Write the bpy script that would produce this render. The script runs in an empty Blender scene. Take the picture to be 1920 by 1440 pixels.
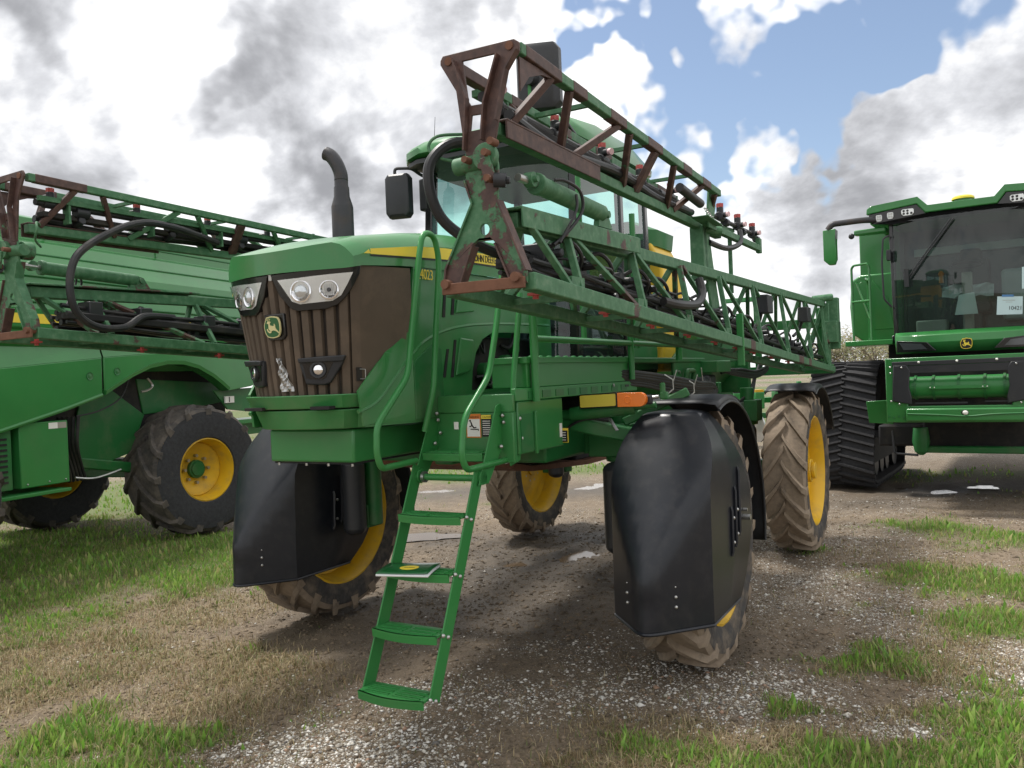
import bpy, bmesh, math, random
import numpy as np
from mathutils import Vector, Matrix, noise as mnoise
from mathutils.geometry import tessellate_polygon

SC = bpy.context.scene
COL = SC.collection
R = math.radians
random.seed(7)

# ------------------------------------------------------------------ camera
PITCH, ROLL = R(0.42), R(2.37)
fwd = Vector((0, math.cos(PITCH), -math.sin(PITCH)))
rgt0 = Vector((1, 0, 0)); up0 = rgt0.cross(fwd)
rgt = rgt0 * math.cos(ROLL) - up0 * math.sin(ROLL)
upv = rgt0 * math.sin(ROLL) + up0 * math.cos(ROLL)
cd = bpy.data.cameras.new('camera'); cam = bpy.data.objects.new('camera', cd); COL.objects.link(cam)
cd.sensor_width = 36.0; cd.lens = 36.0 * 1553 / 1920; cd.clip_start = 0.05; cd.clip_end = 5000
m3 = Matrix((rgt, upv, -fwd)).transposed()
cam.matrix_world = Matrix.Translation((0, 0, 2.0)) @ m3.to_4x4()
SC.camera = cam

# ------------------------------------------------------------------ sky: blue sky with broken cloud
SUN_EL, SUN_AZ = R(66), R(-55)        # azimuth measured from +Y (into the picture) towards +X
w = bpy.data.worlds.new('World'); SC.world = w; w.use_nodes = True
nt = w.node_tree; nt.nodes.clear()
def N(t, **kw):
    n = nt.nodes.new(t)
    for k, v in kw.items(): setattr(n, k, v)
    return n
def LK(a, b): nt.links.new(a, b)
def MATH(op, a, b=None, c=None, clamp=False):
    n = N('ShaderNodeMath', operation=op, use_clamp=clamp)
    for i, v in enumerate((a, b, c)):
        if v is None: continue
        if isinstance(v, (int, float)): n.inputs[i].default_value = v
        else: LK(v, n.inputs[i])
    return n.outputs[0]
out = N('ShaderNodeOutputWorld')
sky = N('ShaderNodeTexSky', sky_type='NISHITA', sun_disc=False, sun_elevation=SUN_EL, sun_rotation=SUN_AZ, altitude=50, air_density=1.0, dust_density=1.0)
bg1 = N('ShaderNodeBackground'); bg1.inputs[1].default_value = 0.10
hs = N('ShaderNodeHueSaturation'); hs.inputs['Saturation'].default_value = 0.92
LK(sky.outputs[0], hs.inputs['Color']); LK(hs.outputs[0], bg1.inputs[0])
tc = N('ShaderNodeTexCoord'); sep = N('ShaderNodeSeparateXYZ'); LK(tc.outputs['Generated'], sep.inputs[0])
zc = MATH('ADD', MATH('MAXIMUM', sep.outputs[2], 0.0), 0.55)
cmb = N('ShaderNodeCombineXYZ')
LK(MATH('DIVIDE', sep.outputs[0], zc), cmb.inputs[0]); LK(MATH('DIVIDE', sep.outputs[1], zc), cmb.inputs[1])
def NOISE(scale, detail, rough, off, dist=0.0):
    mp = N('ShaderNodeMapping'); mp.inputs['Location'].default_value = off
    LK(cmb.outputs[0], mp.inputs[0])
    n = N('ShaderNodeTexNoise'); n.inputs['Scale'].default_value = scale; n.inputs['Detail'].default_value = detail
    n.inputs['Roughness'].default_value = rough; n.inputs['Distortion'].default_value = dist
    LK(mp.outputs[0], n.inputs['Vector']); return n.outputs['Fac']
wn = N('ShaderNodeTexNoise'); wn.inputs['Scale'].default_value = 5.5; wn.inputs['Detail'].default_value = 4; wn.inputs['Roughness'].default_value = .62
LK(tc.outputs['Generated'], wn.inputs['Vector'])
wv = N('ShaderNodeVectorMath', operation='MULTIPLY_ADD'); LK(wn.outputs['Color'], wv.inputs[0]); wv.inputs[1].default_value = (.46, .46, .46); wv.inputs[2].default_value = (-.23, -.23, -.23)
wd_ = N('ShaderNodeVectorMath', operation='ADD'); LK(tc.outputs['Generated'], wd_.inputs[0]); LK(wv.outputs[0], wd_.inputs[1])
wnrm = N('ShaderNodeVectorMath', operation='NORMALIZE'); LK(wd_.outputs[0], wnrm.inputs[0])
def SPOT(dx, dz, width):
    d = (fwd + rgt * dx + upv * dz).normalized()
    v = N('ShaderNodeVectorMath', operation='DOT_PRODUCT'); LK(wnrm.outputs[0], v.inputs[0]); v.inputs[1].default_value = d
    mr = N('ShaderNodeMapRange', interpolation_type='SMOOTHSTEP'); mr.inputs[1].default_value = math.cos(R(width)); mr.inputs[2].default_value = 1.0
    LK(v.outputs['Value'], mr.inputs[0]); return mr.outputs[0]
def ADDALL(items):
    o = items[0]
    for i in items[1:]: o = MATH('ADD', o, i)
    return o
n1 = NOISE(2.0, 7, 0.60, (3.1, 1.7, 0), 0.15)
# openings of blue between the clouds, and cloud banks across them
hole = ADDALL([MATH('MULTIPLY', SPOT(x, z, wd), s) for x, z, wd, s in
    ((.27, .345, 11, .50), (.20, .30, 6, .18), (.39, .33, 7, .28), (.15, .42, 6, .26), (.43, .45, 6, .22), (-.52, .46, 3.5, .20), (.20, .45, 5, -.30), (.34, .44, 5.5, -.30), (.245, .31, 3, -.26), (.34, .20, 9, -.30), (.22, .24, 8, -.34), (.44, .24, 8, -.28), (.55, .32, 9, -.25), (.06, .36, 6, -.2))])
cov = MATH('SUBTRACT', MATH('ADD', n1, 0.17), hole)
mr = N('ShaderNodeMapRange', interpolation_type='SMOOTHSTEP'); mr.inputs[1].default_value = 0.42; mr.inputs[2].default_value = 0.60
LK(cov, mr.inputs[0]); mask = mr.outputs[0]
# thick grey undersides
n2 = MATH('MULTIPLY_ADD', NOISE(3.6, 7, 0.60, (8.3, 4.1, 2.0), 0.2), 1.6, -0.32)
grey = ADDALL([MATH('MULTIPLY', SPOT(x, z, wd), s) for x, z, wd, s in
    ((-.20, .43, 11, .22), (-.10, .37, 8, .20), (-.30, .46, 7, .14), (-.61, .46, 6, .26), (-.48, .29, 9, .20), (-.28, .26, 9, .24), (-.386, .365, 4, .20), (-.15, .24, 7, .18), (.55, .35, 9, .24), (.32, .20, 8, .20), (.45, .22, 7, .14), (-.60, .24, 6, .16), (-.47, .43, 8, -.22), (.03, .36, 6, -.16), (.42, .12, 6, .12), (-.33, .17, 7, -.10), (-.38, .21, 6, -.12))])
den = MATH('ADD', n2, grey)
mr2 = N('ShaderNodeMapRange', interpolation_type='SMOOTHSTEP'); mr2.inputs[1].default_value = 0.47; mr2.inputs[2].default_value = 1.06
LK(den, mr2.inputs[0])
cr = N('ShaderNodeValToRGB'); cr.color_ramp.elements[0].color = (1.0, 1.0, 1.0, 1); cr.color_ramp.elements[1].color = (0.30, 0.305, 0.325, 1)
e = cr.color_ramp.elements.new(0.45); e.color = (0.62, 0.63, 0.66, 1)
LK(mr2.outputs[0], cr.inputs[0])
bg2 = N('ShaderNodeBackground'); bg2.inputs[1].default_value = 0.84; LK(cr.outputs[0], bg2.inputs[0])
mx = N('ShaderNodeMixShader'); LK(mask, mx.inputs[0]); LK(bg1.outputs[0], mx.inputs[1]); LK(bg2.outputs[0], mx.inputs[2])
LK(mx.outputs[0], out.inputs['Surface'])

# ------------------------------------------------------------------ sun behind thin cloud
sd = bpy.data.lights.new('sun', 'SUN'); sd.energy = 3.0; sd.angle = R(11); sd.color = (1.0, 0.96, 0.90)
sun = bpy.data.objects.new('sun', sd); COL.objects.link(sun)
sv = Vector((math.sin(SUN_AZ) * math.cos(SUN_EL), math.cos(SUN_AZ) * math.cos(SUN_EL), math.sin(SUN_EL)))
sun.rotation_euler = sv.to_track_quat('Z', 'Y').to_euler()
sun.location = (0, 0, 30)
SC.view_settings.view_transform = 'Standard'; SC.view_settings.look = 'None'
SC.view_settings.exposure = 0.62; SC.view_settings.gamma = 1.0; SC.view_settings.use_curve_mapping = False
SC.render.engine = 'CYCLES'
w.cycles.sampling_method = 'MANUAL'; w.cycles.sample_map_resolution = 512
SC.cycles.max_bounces = 6; SC.cycles.diffuse_bounces = 3; SC.cycles.glossy_bounces = 3; SC.cycles.transparent_max_bounces = 10

# ------------------------------------------------------------------ mesh helpers
def V(p): return Vector(p)
class MB:
    def __init__(s): s.v = []; s.f = []; s.m = []
    def add(s, vs, fs, mi=0):
        o = len(s.v); s.v += [tuple(v) for v in vs]; s.f += [tuple(i + o for i in f) for f in fs]; s.m += [mi] * len(fs); return s
    def box(s, c, sz, rot=None, mi=0):
        c = V(c); hx, hy, hz = sz[0] / 2, sz[1] / 2, sz[2] / 2
        pts = [V((x, y, z)) for x in (-hx, hx) for y in (-hy, hy) for z in (-hz, hz)]
        if rot is not None: pts = [rot @ p for p in pts]
        return s.add([c + p for p in pts], [(0, 1, 3, 2), (4, 6, 7, 5), (0, 4, 5, 1), (2, 3, 7, 6), (0, 2, 6, 4), (1, 5, 7, 3)], mi)
    def b2(s, x0, x1, y0, y1, z0, z1, mi=0):
        return s.box(((x0 + x1) / 2, (y0 + y1) / 2, (z0 + z1) / 2), (abs(x1 - x0), abs(y1 - y0), abs(z1 - z0)), None, mi)
    def beam(s, a, b, wd, ht, up=(0, 0, 1), mi=0):
        a, b = V(a), V(b); d = (b - a); L = d.length; d.normalize(); u = V(up)
        sd_ = d.cross(u)
        if sd_.length < 1e-4: sd_ = d.cross(V((1, 0, 0)))
        sd_.normalize(); u = sd_.cross(d)
        return s.box((a + b) / 2, (wd, L, ht), Matrix((sd_, d, u)).transposed(), mi)
    def cyl(s, a, b, r0, r1=None, n=14, caps=True, mi=0):
        a, b = V(a), V(b); r1 = r0 if r1 is None else r1
        d = (b - a).normalized(); t = d.orthogonal().normalized(); q = d.cross(t)
        vs = []; fs = []
        for p, r in ((a, r0), (b, r1)):
            for i in range(n):
                an = 2 * math.pi * i / n; vs.append(p + (t * math.cos(an) + q * math.sin(an)) * r)
        for i in range(n): j = (i + 1) % n; fs.append((i, j, n + j, n + i))
        if caps: fs.append(tuple(range(n))[::-1]); fs.append(tuple(range(n, 2 * n)))
        return s.add(vs, fs, mi)
    def tube(s, pts, r, n=8, sm=0, mi=0, caps=True):
        pts = [V(p) for p in pts]
        if sm: pts = spline(pts, sm)
        rr = r if isinstance(r, (list, tuple)) else None
        vs = []; fs = []; t = None; K = len(pts)
        for i, p in enumerate(pts):
            d = (pts[min(i + 1, K - 1)] - pts[max(i - 1, 0)]).normalized()
            if t is None: t = d.orthogonal().normalized()
            else:
                t = t - d * t.dot(d)
                t = t.normalized() if t.length > 1e-5 else d.orthogonal().normalized()
            q = d.cross(t)
            ri = r if rr is None else rr[0] + (rr[1] - rr[0]) * i / (K - 1)
            for k in range(n):
                an = 2 * math.pi * k / n; vs.append(p + (t * math.cos(an) + q * math.sin(an)) * ri)
        for i in range(K - 1):
            for k in range(n):
                j = (k + 1) % n; fs.append((i * n + k, i * n + j, (i + 1) * n + j, (i + 1) * n + k))
        if caps: fs.append(tuple(range(n))[::-1]); fs.append(tuple(range((K - 1) * n, K * n)))
        return s.add(vs, fs, mi)
    def prism(s, polys, fn, th, mi=0):
        # polys: [outer, hole, ...] of (u, v); fn maps (u, v) -> 3D; th: thickness vector
        th = V(th); flat = []; 
        for p in polys: flat += list(p)
        tris = tessellate_polygon([[V((u, v, 0)) for u, v in p] for p in polys])
        n = len(flat); a = [V(fn(u, v)) for u, v in flat]
        vs = a + [p + th for p in a]
        fs = [tuple(t) for t in tris] + [tuple(i + n for i in t[::-1]) for t in tris]
        o = 0
        for p in polys:
            k = len(p)
            for i in range(k): j = (i + 1) % k; fs.append((o + i, o + j, n + o + j, n + o + i))
            o += k
        return s.add(vs, fs, mi)
    def lathe(s, prof, o=(0, 0, 0), ax=(1, 0, 0), n=32, mi=0, closed=False):
        # prof: list of (axial, radius)
        o = V(o); d = V(ax).normalized(); t = d.orthogonal().normalized(); q = d.cross(t); vs = []; fs = []; K = len(prof)
        for a, r in prof:
            for k in range(n):
                an = 2 * math.pi * k / n; vs.append(o + d * a + (t * math.cos(an) + q * math.sin(an)) * r)
        for i in range(K if closed else K - 1):
            i2 = (i + 1) % K
            for k in range(n): j = (k + 1) % n; fs.append((i * n + k, i * n + j, i2 * n + j, i2 * n + k))
        return s.add(vs, fs, mi)
    def grid(s, fn, nu, nv, mi=0):
        vs = [fn(i / nu, j / nv) for j in range(nv + 1) for i in range(nu + 1)]
        fs = [(j * (nu + 1) + i, j * (nu + 1) + i + 1, (j + 1) * (nu + 1) + i + 1, (j + 1) * (nu + 1) + i) for j in range(nv) for i in range(nu)]
        return s.add(vs, fs, mi)
    def loft(s, secs, closed=True, caps=True, mi=0):
        n = len(secs[0]); vs = [p for sc in secs for p in sc]; fs = []
        for i in range(len(secs) - 1):
            for k in range(n if closed else n - 1):
                j = (k + 1) % n; fs.append((i * n + k, i * n + j, (i + 1) * n + j, (i + 1) * n + k))
        if caps and closed: fs.append(tuple(range(n))[::-1]); fs.append(tuple(range((len(secs) - 1) * n, len(secs) * n)))
        return s.add(vs, fs, mi)
    def ball(s, c, r, nu=12, nv=8, mi=0):
        c = V(c); rx, ry, rz = (r, r, r) if isinstance(r, (int, float)) else r
        return s.grid(lambda u, v: c + V((rx * math.cos(2 * math.pi * u) * math.sin(math.pi * v), ry * math.sin(2 * math.pi * u) * math.sin(math.pi * v), -rz * math.cos(math.pi * v))), nu, nv, mi)
    def build(s, name, mat, parent=None, smooth=32, bevel=0.0, seg=2, solid=0.0, merge=False):
        me = bpy.data.meshes.new(name); me.from_pydata(s.v, [], s.f)
        mats = mat if isinstance(mat, (list, tuple)) else [mat]
        for q in mats: me.materials.append(q)
        if len(mats) > 1: me.polygons.foreach_set('material_index', s.m)
        bm = bmesh.new(); bm.from_mesh(me)
        if merge: bmesh.ops.remove_doubles(bm, verts=bm.verts, dist=0.0004)
        bmesh.ops.recalc_face_normals(bm, faces=bm.faces)
        bm.to_mesh(me); bm.free()
        if smooth:
            me.polygons.foreach_set('use_smooth', [True] * len(me.polygons))
            me.set_sharp_from_angle(angle=R(smooth))
        ob = bpy.data.objects.new(name, me); COL.objects.link(ob); ob.parent = parent
        if solid:
            so = ob.modifiers.new('thickness', 'SOLIDIFY'); so.thickness = solid; so.offset = 0
        if bevel:
            b = ob.modifiers.new('edge', 'BEVEL'); b.width = bevel; b.segments = seg; b.limit_method = 'ANGLE'; b.angle_limit = R(40)
        return ob

def spline(pts, k):
    o = []; n = len(pts)
    for i in range(n - 1):
        p0, p1, p2, p3 = pts[max(i - 1, 0)], pts[i], pts[i + 1], pts[min(i + 2, n - 1)]
        for j in range(k):
            t = j / k; t2 = t * t; t3 = t2 * t
            o.append(0.5 * ((2 * p1) + (p2 - p0) * t + (2 * p0 - 5 * p1 + 4 * p2 - p3) * t2 + (3 * p1 - p0 - 3 * p2 + p3) * t3))
    o.append(pts[-1]); return o
def fillet(pts, rad, k=4):
    # polyline with rounded corners
    pts = [V(p) for p in pts]; o = [pts[0]]
    for a, b, c in zip(pts, pts[1:], pts[2:]):
        da, dc = (a - b), (c - b); r = min(rad, da.length * .48, dc.length * .48)
        p, q = b + da.normalized() * r, b + dc.normalized() * r
        for j in range(k + 1):
            t = j / k; o.append(p * (1 - t) ** 2 + b * 2 * t * (1 - t) + q * t * t)
    return o + [pts[-1]]
def lerp(tab, x):
    if x <= tab[0][0]: return tab[0][1]
    for (a, b), (c, d) in zip(tab, tab[1:]):
        if x <= c: return b + (d - b) * (x - a) / (c - a)
    return tab[-1][1]
def tag(o, label=None, cat=None, group=None, kind=None):
    if label: o['label'] = label
    if cat: o['category'] = cat
    if group: o['group'] = group
    if kind: o['kind'] = kind
    return o
def empty(name, loc, rz=0.0):
    o = bpy.data.objects.new(name, None); COL.objects.link(o); o.location = loc; o.rotation_euler = (0, 0, rz); o.empty_display_size = .3; return o
def inst(ob, parent, mat4=None, name=None):
    c = ob.copy(); COL.objects.link(c); c.parent = parent
    if name: c.name = name
    if mat4 is not None: c.matrix_local = mat4
    return c
def circ(n, r=1.0, cx=0, cy=0, a0=0.0):
    return [(cx + r * math.cos(a0 + 2 * math.pi * i / n), cy + r * math.sin(a0 + 2 * math.pi * i / n)) for i in range(n)]
def text(body, name, mat, parent, size, mtx, depth=0.001, squeeze=1.0):
    cu = bpy.data.curves.new(name, 'FONT'); cu.body = body; cu.size = size; cu.extrude = depth; cu.align_x = 'LEFT'; cu.space_character = 0.95
    t = bpy.data.objects.new(name + '_tmp', cu); COL.objects.link(t)
    dg = bpy.context.evaluated_depsgraph_get(); me = bpy.data.meshes.new_from_object(t.evaluated_get(dg))
    bpy.data.objects.remove(t); me.materials.clear(); me.materials.append(mat); me.name = name
    o = bpy.data.objects.new(name, me); COL.objects.link(o); o.parent = parent; o.matrix_local = mtx @ Matrix.Diagonal((squeeze, 1, 1, 1)); return o
def frame(o, ux, uy):
    ux, uy = V(ux).normalized(), V(uy).normalized(); uz = ux.cross(uy).normalized(); uy = uz.cross(ux)
    m = Matrix((ux, uy, uz)).transposed().to_4x4(); m.translation = V(o); return m

# ------------------------------------------------------------------ materials (procedural)
MATS = {}
def newmat(name):
    m = bpy.data.materials.new(name); m.use_nodes = True; MATS[name] = m
    t = m.node_tree; return m, t, t.nodes['Principled BSDF']
def tex(t, kind='ShaderNodeTexNoise', scale=5.0, detail=6.0, rough=.6, src='Object', loc=(0, 0, 0), sc=(1, 1, 1)):
    c = t.nodes.new('ShaderNodeTexCoord'); mp = t.nodes.new('ShaderNodeMapping'); n = t.nodes.new(kind)
    mp.inputs['Location'].default_value = loc; mp.inputs['Scale'].default_value = sc
    t.links.new(c.outputs[src], mp.inputs[0]); t.links.new(mp.outputs[0], n.inputs['Vector'])
    n.inputs['Scale'].default_value = scale
    if kind == 'ShaderNodeTexNoise': n.inputs['Detail'].default_value = detail; n.inputs['Roughness'].default_value = rough
    return n
def ramp(t, src, stops):
    r = t.nodes.new('ShaderNodeValToRGB'); el = r.color_ramp.elements
    el[0].position, el[0].color = stops[0][0], (*stops[0][1], 1); el[1].position, el[1].color = stops[-1][0], (*stops[-1][1], 1)
    for p, c in stops[1:-1]: q = el.new(p); q.color = (*c, 1)
    t.links.new(src, r.inputs[0]); return r.outputs[0]
def mixc(t, fac, a, b):
    m = t.nodes.new('ShaderNodeMix'); m.data_type = 'RGBA'
    if isinstance(fac, (int, float)): m.inputs[0].default_value = fac
    else: t.links.new(fac, m.inputs[0])
    for i, v in ((6, a), (7, b)):
        if isinstance(v, tuple): m.inputs[i].default_value = (*v, 1)
        else: t.links.new(v, m.inputs[i])
    return m.outputs[2]
def bump(t, b, src, strength, dist):
    n = t.nodes.new('ShaderNodeBump'); n.inputs['Strength'].default_value = strength; n.inputs['Distance'].default_value = dist
    t.links.new(src, n.inputs['Height']); t.links.new(n.outputs[0], b.inputs['Normal'])
def mono(src, t, lo, hi):
    r = t.nodes.new('ShaderNodeMapRange'); r.inputs[1].default_value = lo; r.inputs[2].default_value = hi; t.links.new(src, r.inputs[0]); return r.outputs[0]
def paint(name, col, rough=.35, dirt=(.20, .17, .12), damt=.25, coat=.0, metal=0.0, scale=3.0, src='Object'):
    m, t, b = newmat(name)
    n = tex(t, scale=scale, detail=8, rough=.65, src=src); f = mono(n.outputs[0], t, .48, .80)
    mu = t.nodes.new('ShaderNodeMath'); mu.operation = 'MULTIPLY'; mu.inputs[1].default_value = damt; t.links.new(f, mu.inputs[0])
    n2 = tex(t, scale=scale * .4, detail=3, src=src, loc=(3, 1, 2))
    c0 = mixc(t, mono(n2.outputs[0], t, .3, .7), tuple(c * .88 for c in col), tuple(min(1, c * 1.10) for c in col))
    t.links.new(mixc(t, mu.outputs[0], c0, dirt), b.inputs['Base Color'])
    rr = t.nodes.new('ShaderNodeMath'); rr.operation = 'MULTIPLY_ADD'; rr.inputs[1].default_value = .35; rr.inputs[2].default_value = rough; t.links.new(mu.outputs[0], rr.inputs[0])
    t.links.new(rr.outputs[0], b.inputs['Roughness']); b.inputs['Coat Weight'].default_value = coat; b.inputs['Coat Roughness'].default_value = .12; b.inputs['Metallic'].default_value = metal; b.inputs['Specular IOR Level'].default_value = .38
    return m
GREEN = (.032, .190, .050)
paint('green_paint', GREEN, .32, damt=.16, coat=.2)
paint('green_hood', (.034, .188, .052), .30, damt=.30, coat=.25)
paint('green_chassis', (.016, .135, .034), .42, damt=.35)
paint('green_combine', (.030, .188, .044), .26, damt=.05, coat=.3)
paint('green_fresh', (.028, .195, .046), .38, damt=.10, coat=.1)
def worn(name, bias):
    # sun-bleached boom paint flaking to dark rust
    m, t, b = newmat(name)
    n = tex(t, scale=5.5, detail=10, rough=.72); n2 = tex(t, scale=1.6, detail=4, loc=(5, 2, 1)); n3 = tex(t, scale=22, detail=5, loc=(1, 9, 4))
    s = t.nodes.new('ShaderNodeMath'); s.operation = 'MULTIPLY_ADD'; s.inputs[1].default_value = .9; t.links.new(n2.outputs[0], s.inputs[0]); t.links.new(n.outputs[0], s.inputs[2])
    f = mono(s.outputs[0], t, bias, bias + .03)
    gr = ramp(t, n3.outputs[0], [(.25, (.026, .105, .042)), (.52, (.050, .155, .070)), (.82, (.135, .235, .140))])
    ru = ramp(t, n3.outputs[0], [(.25, (.035, .018, .016)), (.55, (.080, .042, .034)), (.85, (.150, .080, .058))])
    t.links.new(mixc(t, f, gr, ru), b.inputs['Base Color']); b.inputs['Roughness'].default_value = .62
    bump(t, b, f, .35, .004); return m
worn('green_worn', 1.15); worn('green_flaking', 1.0); worn('rusty', .70)
paint('rust_bar', (.16, .075, .045), .8, dirt=(.07, .04, .03), damt=.7, scale=20)
paint('grille_dust', (.095, .072, .052), .78, dirt=(.18, .135, .095), damt=.6, scale=6)
paint('grille_dark', (.028, .022, .018), .8, damt=.3)
paint('black_plastic', (.022, .024, .028), .42, dirt=(.12, .11, .09), damt=.14, scale=5)
paint('shield_black', (.011, .013, .018), .31, dirt=(.16, .14, .12), damt=.09, scale=12)
paint('black_rough', (.012, .012, .013), .75, damt=.25)
paint('hose_black', (.016, .017, .019), .45, dirt=(.12, .10, .08), damt=.3, scale=8)
paint('stack_metal', (.045, .045, .050), .45, dirt=(.10, .07, .05), damt=.5, metal=.35, scale=8)
paint('rim_yellow', (.66, .40, .018), .38, dirt=(.22, .16, .10), damt=.62, scale=4.5)
paint('tank_yellow', (.72, .47, .04), .45, damt=.15)
paint('decal_yellow', (.80, .62, .06), .4, damt=.1)
paint('reflector_yellow', (.62, .52, .07), .3, damt=.15)
paint('decal_black', (.01, .01, .01), .4, damt=.05)
paint('decal_white', (.78, .78, .74), .5, damt=.1)
paint('decal_orange', (.62, .19, .03), .5, damt=.1)
paint('steel', (.45, .45, .44), .30, dirt=(.2, .17, .13), damt=.3, metal=.9, scale=15)
paint('chrome', (.80, .80, .82), .10, damt=.02, metal=1.0)
paint('bezel_black', (.010, .010, .011), .22, damt=.06, coat=.4)
paint('amber', (.85, .20, .01), .30, dirt=(.6, .18, .02), damt=.1, coat=.5)
paint('nozzle_red', (.42, .075, .07), .5, damt=.4, scale=18)
paint('nozzle_pink', (.62, .42, .44), .5, damt=.2, scale=18)
paint('cream', (.60, .55, .28), .4, damt=.0)
paint('emblem_green', (.012, .10, .028), .3, damt=.0, coat=.4)
paint('beige_plastic', (.33, .31, .27), .6, damt=.1)
paint('seat_grey', (.09, .09, .09), .8, damt=.1)
paint('paper', (.75, .77, .78), .7, damt=.02)
paint('paper_cyan', (.52, .68, .70), .7, damt=.02)
paint('film', (.42, .44, .44), .3, damt=.1)
paint('tape_blue', (.08, .22, .45), .5, damt=.0)
def rubber(name, mud, amt, dark=(.030, .028, .027)):
    m, t, b = newmat(name)
    n = tex(t, scale=4.5, detail=10, rough=.7); n2 = tex(t, scale=26, detail=6, loc=(4, 4, 4))
    f = mono(n.outputs[0], t, 1 - amt - .10, 1 - amt + .10)
    mc = ramp(t, n2.outputs[0], [(.3, tuple(c * .72 for c in mud)), (.7, mud)]); dc = ramp(t, n2.outputs[0], [(.3, dark), (.75, tuple(c * 2.0 for c in dark))])
    t.links.new(mixc(t, f, dc, mc), b.inputs['Base Color']); b.inputs['Roughness'].default_value = .85
    bump(t, b, n2.outputs[0], .45, .006); return m
rubber('tyre_muddy', (.270, .210, .152), .66); rubber('tyre_side', (.17, .135, .10), .44); rubber('tyre_combine', (.115, .098, .082), .52)
rubber('tyre_wall', (.12, .10, .08), .30, (.020, .021, .024)); rubber('track_rubber', (.10, .092, .082), .30, (.016, .016, .018))
def glass(name, tint, refl=.9, dens=.5):
    m, t, b = newmat(name); t.nodes.remove(b)
    o = t.nodes['Material Output']; tr = t.nodes.new('ShaderNodeBsdfTransparent'); tr.inputs[0].default_value = (*tint, 1)
    gl = t.nodes.new('ShaderNodeBsdfGlossy'); gl.inputs['Roughness'].default_value = .02; gl.inputs[0].default_value = (refl, refl, refl, 1)
    lw = t.nodes.new('ShaderNodeLayerWeight'); lw.inputs[0].default_value = .5
    pw = t.nodes.new('ShaderNodeMath'); pw.operation = 'POWER'; pw.inputs[1].default_value = 4.0; t.links.new(lw.outputs['Facing'], pw.inputs[0])
    fr = t.nodes.new('ShaderNodeMath'); fr.operation = 'MULTIPLY_ADD'; fr.inputs[1].default_value = .85; fr.inputs[2].default_value = .045; t.links.new(pw.outputs[0], fr.inputs[0])
    df = t.nodes.new('ShaderNodeBsdfDiffuse'); df.inputs[0].default_value = (.30, .36, .34, 1)
    m1 = t.nodes.new('ShaderNodeMixShader'); m1.inputs[0].default_value = dens
    mx_ = t.nodes.new('ShaderNodeMixShader'); t.links.new(fr.outputs[0], mx_.inputs[0])
    t.links.new(tr.outputs[0], m1.inputs[1]); t.links.new(df.outputs[0], m1.inputs[2])
    t.links.new(m1.outputs[0], mx_.inputs[1]); t.links.new(gl.outputs[0], mx_.inputs[2]); t.links.new(mx_.outputs[0], o.inputs[0])
    return m
glass('cab_glass', (.62, .86, .82), dens=.04); glass('combine_glass', (.42, .54, .51), dens=.04); glass('lens_clear', (.95, .95, .95), dens=.02)
M = MATS
paint('headlamp_pan', (.80, .82, .82), .22, damt=.03, metal=.2)
paint('lens_dark', (.05, .055, .06), .08, damt=.02, coat=.6)
paint('lens_glass', (.55, .58, .60), .06, damt=.0, metal=.6)
# ------------------------------------------------------------------ ground
rng = np.random.default_rng(11)
_perm = rng.permutation(512); _val = rng.random(512)
def vnoise(x, y):
    xi = np.floor(x).astype(int); yi = np.floor(y).astype(int); xf = x - xi; yf = y - yi
    u = xf * xf * (3 - 2 * xf); v = yf * yf * (3 - 2 * yf)
    h = lambda a, b: _val[(_perm[a & 511] + b * 57) & 511]
    return (h(xi, yi) * (1 - u) + h(xi + 1, yi) * u) * (1 - v) + (h(xi, yi + 1) * (1 - u) + h(xi + 1, yi + 1) * u) * v
def fbm(x, y, s, o=5, off=0.0):
    r = np.zeros_like(x); a = .5; t = 0
    for i in range(o): r += a * vnoise(x * s + off + 17.3 * i, y * s + off * 1.7 + 9.1 * i); t += a; a *= .55; s *= 2.03
    return r / t
def blobs(x, y, lst):
    r = np.zeros_like(x)
    for bx, by, rx, ry, st in lst: r = np.maximum(r, st * np.exp(-(((x - bx) / rx) ** 2 + ((y - by) / ry) ** 2)))
    return r
def sstep(a, b, x): t = np.clip((x - a) / (b - a), 0, 1); return t * t * (3 - 2 * t)
GRASS = [(-6.8, 10.6, 3.0, 2.4, 1.25), (-4.5, 10.3, 2.0, 1.9, 1.25), (-3.5, 9.1, 1.0, 1.1, 1.1), (-5.0, 8.3, 1.4, 1.0, 1.0), (-4.4, 7.2, 1.5, .9, .62), (-3.0, 6.6, 1.2, .8, .40), (-2.55, 5.0, .95, .38, 1), (-2.7, 4.45, 1.0, .34, 1), (-4.4, 7.4, 1.1, .8, .75), (-2.0, 4.5, .5, .25, .7), (-3.7, 6.0, .9, .35, .55), (-3.4, 8.2, .8, .6, .6),
    (5.0, 10.0, .7, .9, 1), (5.5, 9.1, .7, .6, 1), (4.1, 7.5, .9, 1.0, 1), (3.7, 6.2, .55, .65, 1), (2.50, 5.62, .50, .33, 1), (1.57, 4.98, .26, .18, .95), (1.95, 4.2, 1.3, .34, 1.1), (.9, 4.40, .55, .22, .85), (2.7, 4.6, .7, .42, 1), (3.1, 5.0, .4, .3, .6), (3.3, 9.1, .35, .3, .7), (2.75, 7.0, .3, .25, .6),
    (7.3, 14.6, 2.5, 1.0, .9), (8.2, 12.0, 1.5, .8, .7), (-8, 16, 6, 4, 1), (1.5, 17.5, 3.0, 1.3, 1), (-2, 18, 2.5, 2, 1), (-.4, 13.4, .6, .5, .6)]
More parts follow.
